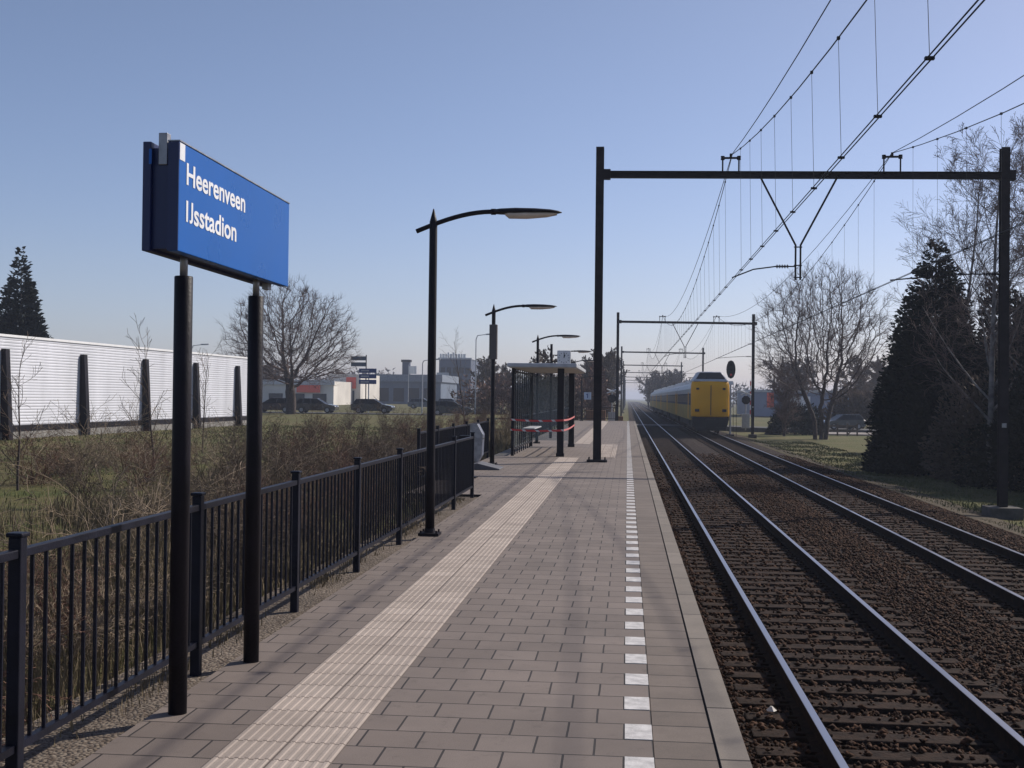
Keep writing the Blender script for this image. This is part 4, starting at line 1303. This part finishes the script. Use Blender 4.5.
bush_mass('evergreen_bush','dark evergreen bush directly behind the right gantry mast',(15.2,37.5,-1.35),2.6,3.0,3.8,24000,.15,42,M['needle'],group=BG)
bush_mass('evergreen_bush','dark bush at the right picture edge nearest the camera',(14.9,30,-1.35),2.2,3.0,3.0,20000,.13,43,M['needle'],group=BG)
bush_mass('evergreen_bush','low dark bush left of the conifer beside the grass verge',(14.9,62,-1.35),2.0,4.0,2.8,14000,.18,44,M['needle'],group=BG)
bush_mass('evergreen_bush','low dark bush beside the parked car on the right',(18.6,74,-1.35),2.8,4.0,3.6,8000,.3,45,M['needle'],group=BG)

bush_mass('evergreen_bush','tall dark ivy covered thicket between the conifer and the right gantry mast',(17.0,52,-1.35),3.0,3.4,8.0,34000,.19,71,M['needle'],group=BG)
bush_mass('evergreen_bush','tall dark thicket filling the right picture edge behind the gantry mast',(18.4,45,-1.35),2.8,3.2,7.2,30000,.18,72,M['needle'],group=BG)
bush_mass('evergreen_bush','dark undergrowth at the feet of the birches',(14.6,50,-1.35),2.2,3.0,3.6,18000,.17,73,M['twig'],group=BG)
# house hidden behind the trees on the right
def house():
    t = thing('brick_house','dark brick house half hidden behind the birches at the right edge','house',(24.0,60,-1.3),R(-4))
    obj('wall', MB().box(-4.5,6,-5,5,0,4.6), M['brickhouse'], t)
    rp=[(-5.0,4.6),(6.5,4.6),(3.4,8.0),(-1.9,8.0)]
    obj('roof', MB().prism([(-5.4,4.55),(5.4,4.55),(0,8.2)],'x',-5.0,6.5), M['rooftile'], t)
    for yy in (-3,0):
        f = obj('window', MB().box(-4.53,-4.49,yy,yy+1.5,1.2,2.6), M['white'], t); obj('pane', MB().box(-4.545,-4.532,yy+.1,yy+1.4,1.3,2.5), M['glassdark'], f)
    f = obj('window', MB().box(-2.5,-.5,-5.03,-4.99,1.2,2.6), M['white'], t); obj('pane', MB().box(-2.4,-.6,-5.045,-5.032,1.3,2.5), M['glassdark'], f)
house()

# ------------------------------------------------------------------ shrubs beyond the fence
def shrub_proto(seed, h, stems, twm, P=SHRUB, r=.011):
    g = TreeGen(seed)
    for k in range(stems):
        a = g.r.random()*6.28; tl = g.r.uniform(.1,.8)
        g.branch(Vector((g.r.gauss(0,.08),g.r.gauss(0,.08),-.1)), Vector((math.cos(a)*tl,math.sin(a)*tl,1)).normalized(), h*g.r.uniform(.6,1.1), r, 0, P)
    mt1 = obj('stem', g.trunk, twm); mt2 = obj('twigs', g.twigs, twm)
    a,b = mt1.data, mt2.data
    bpy.data.objects.remove(mt1); bpy.data.objects.remove(mt2)
    return a,b
protos = [shrub_proto(51,1.1,9,M['twig']), shrub_proto(52,1.0,9,M['twig_red']), shrub_proto(53,.9,10,M['twig_pale']), shrub_proto(54,1.25,8,M['twig'])]
BRAM = dict(max=2, n=[6,4], seg=[10,5,3], wob=[.07,.14,.16], up=[-.085,-.03,0], start=[.2,.2], ang=[40,42], len=[.42,.5], rr=.55, rmin=.0028, tip=.35, tdepth=0)
protos += [shrub_proto(61,1.7,9,M['twig_pale'],BRAM,.0075), shrub_proto(62,1.5,8,M['twig'],BRAM,.009)]
rs_ = random.Random(99)
SG = 'bare brushwood shrubs between the platform fence and the field'
kinds = ['brown','reddish brown','pale straw coloured','tall brown','arching straw coloured','arching brown']
spots = []
yy = 4.5
while yy < 31:
    for x_ in (-3.7, -4.7, -5.9, -7.2, -8.8, -10.4, -12.0)[:5 if yy < 20 else 7]:
        if rs_.random() < (.86 if x_ > -6.5 or yy > 23 else (.10 if yy < 17 else .30)): spots.append((x_+rs_.uniform(-.5,.5)-(1.2 if yy>20 else 0), yy+rs_.uniform(-.6,.6)))
    yy += 1.45
for (a,b) in [(-7,38),(-9,40),(-6.5,42),(-11,43),(-8,45),(-6.3,47),(-10,49),(-7.5,51),(-6.4,54),(-9,56),(-7,59),(-11,58),(-6.3,63),(-9,66),(-7,70),(-6.5,76),(-9.5,78),(-7,84),(-12,70),(-12,84),(-14,52),(-15,64)]:
    spots.append((a,b))
def where(x,y):
    if y < 7: w = 'at the bottom left corner'
    elif y < 12: w = 'near the sign posts'
    elif y < 18: w = 'near the first lamp'
    elif y < 26: w = 'left of the litter bin'
    elif y < 40: w = 'left of the shelter'
    elif y < 60: w = 'behind the shelter'
    else: w = 'far off near the road'
    return w
for i,(x_,y_) in enumerate(spots):
    k = rs_.choice([0,1,2,3,4,4,4,5,5])
    if y_ > 36: k = rs_.choice([0,1,1,3])
    far = y_ > 36
    if x_ > -5.1 and k > 3: k = rs_.randrange(4)
    row = 'close to the fence' if x_ > -4.8 else ('in the second row' if x_ > -6.3 else ('in the third row' if x_ > -8 else 'out in the grass'))
    t = thing('bare_shrub', f'{kinds[k]} bare shrub {row} {where(x_,y_)}', 'shrub', (x_,y_,ground_z(x_,y_)-.05), rs_.random()*6.28, SG)
    s = rs_.uniform(.75,1.05)*(1.2 if far else 1.0)
    if not far and x_ < -6: s *= .8 if y_ < 15 else 1.12
    t.scale = (s,s,s*rs_.uniform(.8,1.05))
    link('stem', protos[k][0], None, t); link('twigs', protos[k][1], None, t)

# ------------------------------------------------------------------ cars
def car_proto(col, label, loc, rz):
    t = thing('parked_car', label, 'car', loc, rz, 'cars on the road and car park')
    bodym = mat('car_paint_'+label.split()[0], col, .25, .1, .05, 2, coat=.5)
    # local: length along x, front at +x
    W=.86
    prof=[(-2.1,.35),(-1.75,.24),(1.8,.24),(2.1,.34),(2.12,.62),(1.95,.78),(1.0,.93),(-1.9,.98),(-2.12,.85)]
    mb=MB(); i=0
    for (s,inset) in ((-1,.06),(-.93,0),(.93,0),(1,.06)):
        y_=s*W
        for (x_,z_) in prof:
            cx=x_*(1-inset*.5); cz=.6+(z_-.6)*(1-inset*1.2); mb.v.append((cx,y_,cz))
    n=len(prof)
    for k in range(3):
        for q in range(n):
            q2=(q+1)%n; mb.f.append((k*n+q,(k+1)*n+q,(k+1)*n+q2,k*n+q2))
    mb.f.append(tuple(range(n))); mb.f.append(tuple(range(3*n,4*n))[::-1])
    b = obj('body', mb, bodym, t, smooth=False)
    g=MB(); lo=[(-1.95,.97),(1.05,.92)]; top=[(-1.55,1.42),(.20,1.44)]
    L0=[(-1.95,-.80,.965),(1.08,-.78,.915),(1.08,.78,.915),(-1.95,.80,.965)]
    L1=[(-1.58,-.62,1.40),(.18,-.62,1.42),(.18,.62,1.42),(-1.58,.62,1.40)]
    g.v+=L0+L1
    for q in range(4):
        q2=(q+1)%4; g.f.append((q,q2,4+q2,4+q))
    g.f+=[(4,5,6,7)]
    gw=obj('windows', g, M['glassdark'], t)
    obj('roof', MB().prism([(-1.62,-.64),(.20,-.64),(.20,.64),(-1.62,.64)],'z',1.405,1.46), bodym, t, bevel=.03)
    pil=MB()
    for x0_,x1_ in ((-1.2,-1.15),(-.35,-.45),):
        for s in (-1,1): pil.tube([(x0_,s*.80,.95),(x1_,s*.632,1.42)],.03,4)
    for s in (-1,1):
        pil.tube([(1.06,s*.78,.92),(.18,s*.625,1.43)],.03,4); pil.tube([(-1.93,s*.80,.96),(-1.57,s*.625,1.41)],.04,4)
    obj('pillar', pil, bodym, gw)
    for x_ in (-1.30,1.32):
        for s in (-1,1):
            w_=MB(); w_.tube([(x_,s*.70,.31),(x_,s*.865,.31)],.31,16); wo=obj('wheel', w_, M['rubber'], t)
            obj('rim', MB().tube([(x_,s*.866,.31),(x_,s*.875,.31)],.19,12), M['galv'], wo)
    for s in (-1,1):
        obj('headlight', MB().cbox(2.02,s*.60,.66,.12,.30,.14), M['white'], t)
        obj('tail_light', MB().cbox(-2.06,s*.66,.80,.10,.22,.22), M['red'], t)
    return t
RZ=-.08
c1=car_proto((.012,.013,.018),'black hatchback on the road right of the large bare tree',(-25.6,119.5,-.075),0)
def car(col,label,loc,rz): return car_proto(col,label,loc,rz)
car((.05,.028,.030),'maroon car partly behind the large bare tree',(-35.2,117.6,-.075),math.pi)
car((.06,.05,.048),'brownish grey car between the large tree and the black hatchback',(-31.0,117.8,-.075),0)
car((.018,.022,.028),'dark green-black car approaching the crossing behind the brush',(-17.3,117.8,-.18),0)
car((.10,.12,.15),'silver car beyond the black hatchback, right of the blue direction signs',(-29.5,172,-.10),0)
car((.03,.04,.07),'navy car parked beyond the dark green-black one',(-26.0,176,-.10),0)
car((.05,.06,.07),'dark grey station wagon standing behind the small wooden fence on the right',(20.6,118.2,-1.02),R(200))

def rail_fence():
    t = thing('wooden_fence','small wooden post and rail fence in front of the dark grey wagon','fence',(17.6,108,-1.3),0)
    for k in range(4): obj('post', MB().cbox(k*.85,0,.5,.12,.12,1.1), M['wood'], t)
    obj('rail', MB().box(0,2.55,-.09,-.061,.75,.90).box(0,2.55,-.09,-.061,.35,.50), M['wood'], t)
    obj('brace', MB().tube([(1.75,-.11,.1),(2.45,-.11,.9)],.05,4), M['wood'], t)
rail_fence()
struct('gravel_yard', MB().box(16.6,26,109,115.9,-1.6,-1.22), M['yard'])
hg = bush_mass('hedge','dark clipped hedge left of the dark grey wagon behind bare trunks',(14.9,109,-1.3),2.3,1.2,2.7,9000,.2,46,M['needle2'],cat='hedge')
bush_mass('hedge','brown bare hedge behind the dark grey wagon',(24,126,-1.3),5.5,2,3.6,7000,.35,47,M['twig'],cat='hedge')
HG='brown hedges along the road on the left'
bush_mass('hedge','reddish brown hedge beyond the boxed lamp',(-13.5,130,-.2),5.0,3,3.4,8000,.26,48,M['twig_red'],cat='hedge',group=HG)
bush_mass('hedge','tall brown hedge seen through the shelter',(-7.0,106,-.4),2.6,4,4.6,8000,.28,49,M['twig'],cat='hedge',group=HG)
bush_mass('hedge','brown hedge beyond the platform end beside the crossing',(-4.6,128,-.6),2.4,5,5.6,7000,.30,50,M['twig_red'],cat='hedge',group=HG)

# ------------------------------------------------------------------ far trees
FT='hazy bare trees lining the far horizon'
far = bare_tree('distant_tree','hazy bare tree towering behind the train carriages','tree',(8.6,262,-1.2),6.6,dict(MULTI,rmin=.045,n=[9,8,7,5]),61,M['bark'],M['twig'],.3,FT,stems=4,spread=.35)
fl = [(12.6,285,.85,'hazy bare tree right above the first carriages of the train'),(6.5,330,1.0,'hazy bare tree left of those behind the train'),(10.5,310,1.15,'tallest hazy tree in the clump behind the train'),
      (-3.9,150,1.0,'bare tree just right of the nearest left gantry mast'),(-7.6,152,.7,'bare tree behind the right end of the shelter roof'),(-4.0,205,1.1,'hazy tree left of the vanishing tracks'),(-18.6,170,.95,'reddish bare crown over the left part of the shelter roof'),
      (-71,232,1.1,'far bare tree left of the large bare tree'),(-60,250,.9,'low far bare tree behind the red shop sign'),(38,190,1.1,'far bare tree behind the dark grey wagon'),(30,225,1.2,'far bare tree over the blue warehouse'),
      (-8,330,1.4,'small hazy tree at the left of the far end of the line'),(48,170,1.3,'far bare tree behind the dark conifer')]
for x_,y_,s,lb in fl:
    dup(far,(x_,y_,-1.1),rs_.random()*6.28,lb,s)
def belt(name,label,x0,x1,y,h,n,seed):
    rs=np.random.RandomState(seed)
    X=x0+(x1-x0)*rs.rand(n); H=h*(.55+.2*np.sin(X*.05+seed)+.15*np.sin(X*.17)+.1*np.sin(X*.5))
    Z=H*rs.rand(n)**.8-1; Y=y+rs.randn(n)*12
    a=rs.randn(n,3); a/=np.linalg.norm(a,axis=1)[:,None]; b=np.cross(a,rs.randn(n,3)); b/=np.linalg.norm(b,axis=1)[:,None]
    P=np.stack([X,Y,Z],1); s=(1.0+1.2*rs.rand(n))[:,None]*y/500
    V=np.stack([P-b*s*.3,P+a*s,P+b*s*.3],1).reshape(-1,3); F=(np.arange(n)*3)[:,None]+np.array([[0,1,2]])
    return tag(nparr(name,V,F,M['twig']),label,'wood',kind='stuff')
belt('far_wood','far belt of bare woodland along the horizon on the left',-700,-20,480,15,16000,1)
belt('far_wood','far belt of bare woodland along the horizon on the right',25,600,450,14,14000,2)

# ------------------------------------------------------------------ shops, signs, office on the left horizon
def shops():
    t = thing('shop_building','low cream shop building with a red sign band behind the large tree','shop',(-62,215,-.2))
    obj('wall', MB().box(-26,8.6,0,20,0,4.4), M['cream'], t)
    obj('parapet', MB().box(-26.2,8.8,-.3,-.02,3.7,4.6), M['lightgrey'], t)
    obj('red_sign_band', MB().box(1.8,6.2,-.45,-.32,2.3,3.65), M['redsign'], t)
    w_=MB()
    for k in range(8): obj('shop_window', MB().box(-24+k*4.1,-21.4+k*4.1,-.06,-.005,.3,2.1), M['glassdark'], t)
    t = thing('shop_building','taller cream shop with an orange red logo panel beside the blue signs','shop',(-54,230,-.2))
    obj('wall', MB().box(-4.5,2.2,0,18,0,6.0), M['cream'], t)
    obj('red_panel', MB().box(-.6,1.3,-.2,-.02,3.2,5.4), M['redsign'], t)
    w_=MB()
    for k in range(2): obj('shop_window', MB().box(-4+k*3.0,-2+k*3.0,-.06,-.005,.4,2.8), M['glassdark'], t)
    t = thing('warehouse','long low blue grey commercial building with a flat roof band','warehouse',(-42,262,-.2))
    obj('wall', MB().box(-14,1,0,25,0,5.0), M['bluegrey'], t)
    obj('roof_band', MB().box(-14.4,1.4,-.6,25.4,5.01,6.6), mat('grey_blue_roof_band',(.17,.20,.25),.6), t)
    w_=MB()
    for k in range(4): obj('window', MB().box(-13+k*3.4,-10.6+k*3.4,-.06,-.005,.6,3.6), M['glassdark'], t)
    t = thing('chimney_tower','dark square chimney tower behind the long low building','chimney',(-55.8,300,-.2))
    obj('shaft', MB().box(-.9,.9,-.9,.9,0,10.4), M['officeblue'], t); obj('crown', MB().box(-1.15,1.15,-1.15,1.15,10.41,11.0), M['post'], t)
    for (dx,zz,m_,lb) in ((-1.6,5.2,M['white'],'white flag left of the red one by the low building'),(3.0,5.4,M['redsign'],'red flag flying in front of the chimney tower')):
        t = thing('flag', lb, 'flag', (-45.5+dx*.9,255,-.2), 0, 'flags before the low building')
        obj('flagpole', MB().cyl(0,0,0,8.6,.07,.05,8), M['lightgrey'], t)
        fm=MB()
        for k in range(6):
            a_,b_=k/6,(k+1)/6
            fm.quad((.1+a_*1.6,.12*math.sin(a_*7),6.6),(.1+b_*1.6,.12*math.sin(b_*7),6.6),(.1+b_*1.6,.12*math.sin(b_*7),8.3),(.1+a_*1.6,.12*math.sin(a_*7),8.3))
        fo=obj('cloth', fm, m_, t); fo.modifiers.new('s','SOLIDIFY').thickness=.02
    t = thing('office_building','dark blue office block with white roof lettering behind the first lamp','office building',(-46.0,318,-.2)); t.scale = (.78,1,1)
    obj('wall', MB().box(-5.5,5.5,0,20,0,11.8), M['officeblue'], t)
    w_=MB()
    for r_ in range(3):
        for k in range(5): obj('window', MB().box(-4.9+k*2.1,-3.3+k*2.1,-.06,-.005,1.6+r_*3.2,3.2+r_*3.2), M['glassdark'], t)
    w_=MB()
    obj('roof', MB().box(-5.8,5.8,-.3,20.3,11.81,12.2), M['lightgrey'], t)
    w_=MB(); rr=random.Random(4); x_=-5.2
    while x_ < 3.4:
        ww=rr.uniform(.55,.95); hh=rr.choice([1.0,1.0,1.4]); w_.box(x_,x_+ww,-.28,-.1,12.21,12.21+hh); x_+=ww+.18
    obj('roof_letters', w_, M['white'], t)
    obj('red_band', MB().box(-6.2,-2.0,-.5,-.32,6.6,8.2), M['lightgrey'], t)
    t = thing('warehouse','pale blue warehouse with a red corner panel right of the signal','warehouse',(34,215,-1.2))
    obj('wall', MB().box(-12,16,0,30,0,4.3), mat('pale_blue_cladding',(.16,.20,.30),.6,0,.1,.3), t)
    obj('roof_edge', MB().box(-12.2,16.2,-.2,30.2,4.31,4.7), M['lightgrey'], t)
    obj('red_panel', MB().box(-9.5,-8.3,-.12,-.02,1.6,4.2), M['redsign'], t)
    obj('door', MB().box(-6,-2,-.06,-.01,0,3.6), M['white'], t)
    # direction sign clusters
    t = thing('direction_sign','stack of three blue direction boards on a white pole','road sign',(-27.7,126.5,-.1),0,'blue direction board stacks by the road')
    obj('pole', MB().cyl(.1,0,0,4.6,.07,n=8), M['lightgrey'], t)
    for k,z_ in enumerate((3.05,3.65,4.25)):
        b=obj('board', MB().box(-.95,.95,-.11,-.075,z_,z_+.46), M['signblue'], t)
        obj('white_text_bar', MB().box(-.75,.15,-.118,-.112,z_+.16,z_+.30), M['lightgrey'], b)
    t = thing('direction_sign','stack of two grey green direction boards above the blue ones','road sign',(-28.9,127.4,-.1),0,'blue direction board stacks by the road')
    obj('pole', MB().cyl(.8,0,0,6.2,.06,n=8), M['post'], t)
    for k,z_ in enumerate((4.95,5.6)):
        obj('board', MB().box(-.85,.78,-.11,-.075,z_,z_+.44), M['greensign'], t)
shops()
# far road lamps
def road_lamp(label,loc,h,side,proto=None):
    t = thing('road_lamp',label,'street lamp',loc,0,'slim grey road lamps on the left')
    obj('pole', MB().tube([(0,0,0),(0,0,h*.95),(side*.15,0,h)],[.08,.05,.045],8), M['lightgrey'], t)
    obj('arm', MB().tube([(side*.15,0,h),(side*1.1,0,h+.12)],.04,6), M['lightgrey'], t)
    obj('lamp_head', MB().prism([(side*1.05,h+.06),(side*1.9,h+.10),(side*1.9,h+.22),(side*1.05,h+.2)] if side>0 else [(side*1.9,h+.10),(side*1.05,h+.06),(side*1.05,h+.2),(side*1.9,h+.22)],'y',-.14,.14), M['lightgrey'], t)
road_lamp('slim road lamp rising above the noise barrier',(-47,126,-.1),7.0,1)
road_lamp('slim road lamp behind the first platform lamp, near the office block',(-21.7,126,-.1),5.6,1)
road_lamp('slim road lamp seen right of the boxed platform lamp',(-16.0,126,-.1),8.3,1)

# ------------------------------------------------------------------ haze
hz = MB().box(-3600,3600,-80,3600,-3.0,18)
hm = bpy.data.materials.new('haze_air'); hm.use_nodes = True
hn = hm.node_tree
for n_ in list(hn.nodes):
    if n_.type != 'OUTPUT_MATERIAL': hn.nodes.remove(n_)
pv = hn.nodes.new('ShaderNodeVolumePrincipled')
pv.inputs['Color'].default_value = (.72,.80,.97,1)
pv.inputs['Density'].default_value = .00052
pv.inputs['Anisotropy'].default_value = .2
hn.links.new(pv.outputs[0], hn.nodes['Material Output'].inputs['Volume'])
ho = obj('haze', hz, hm)
tag(ho, 'thin pale blue haze over the far end of the railway line', 'haze', kind='stuff')
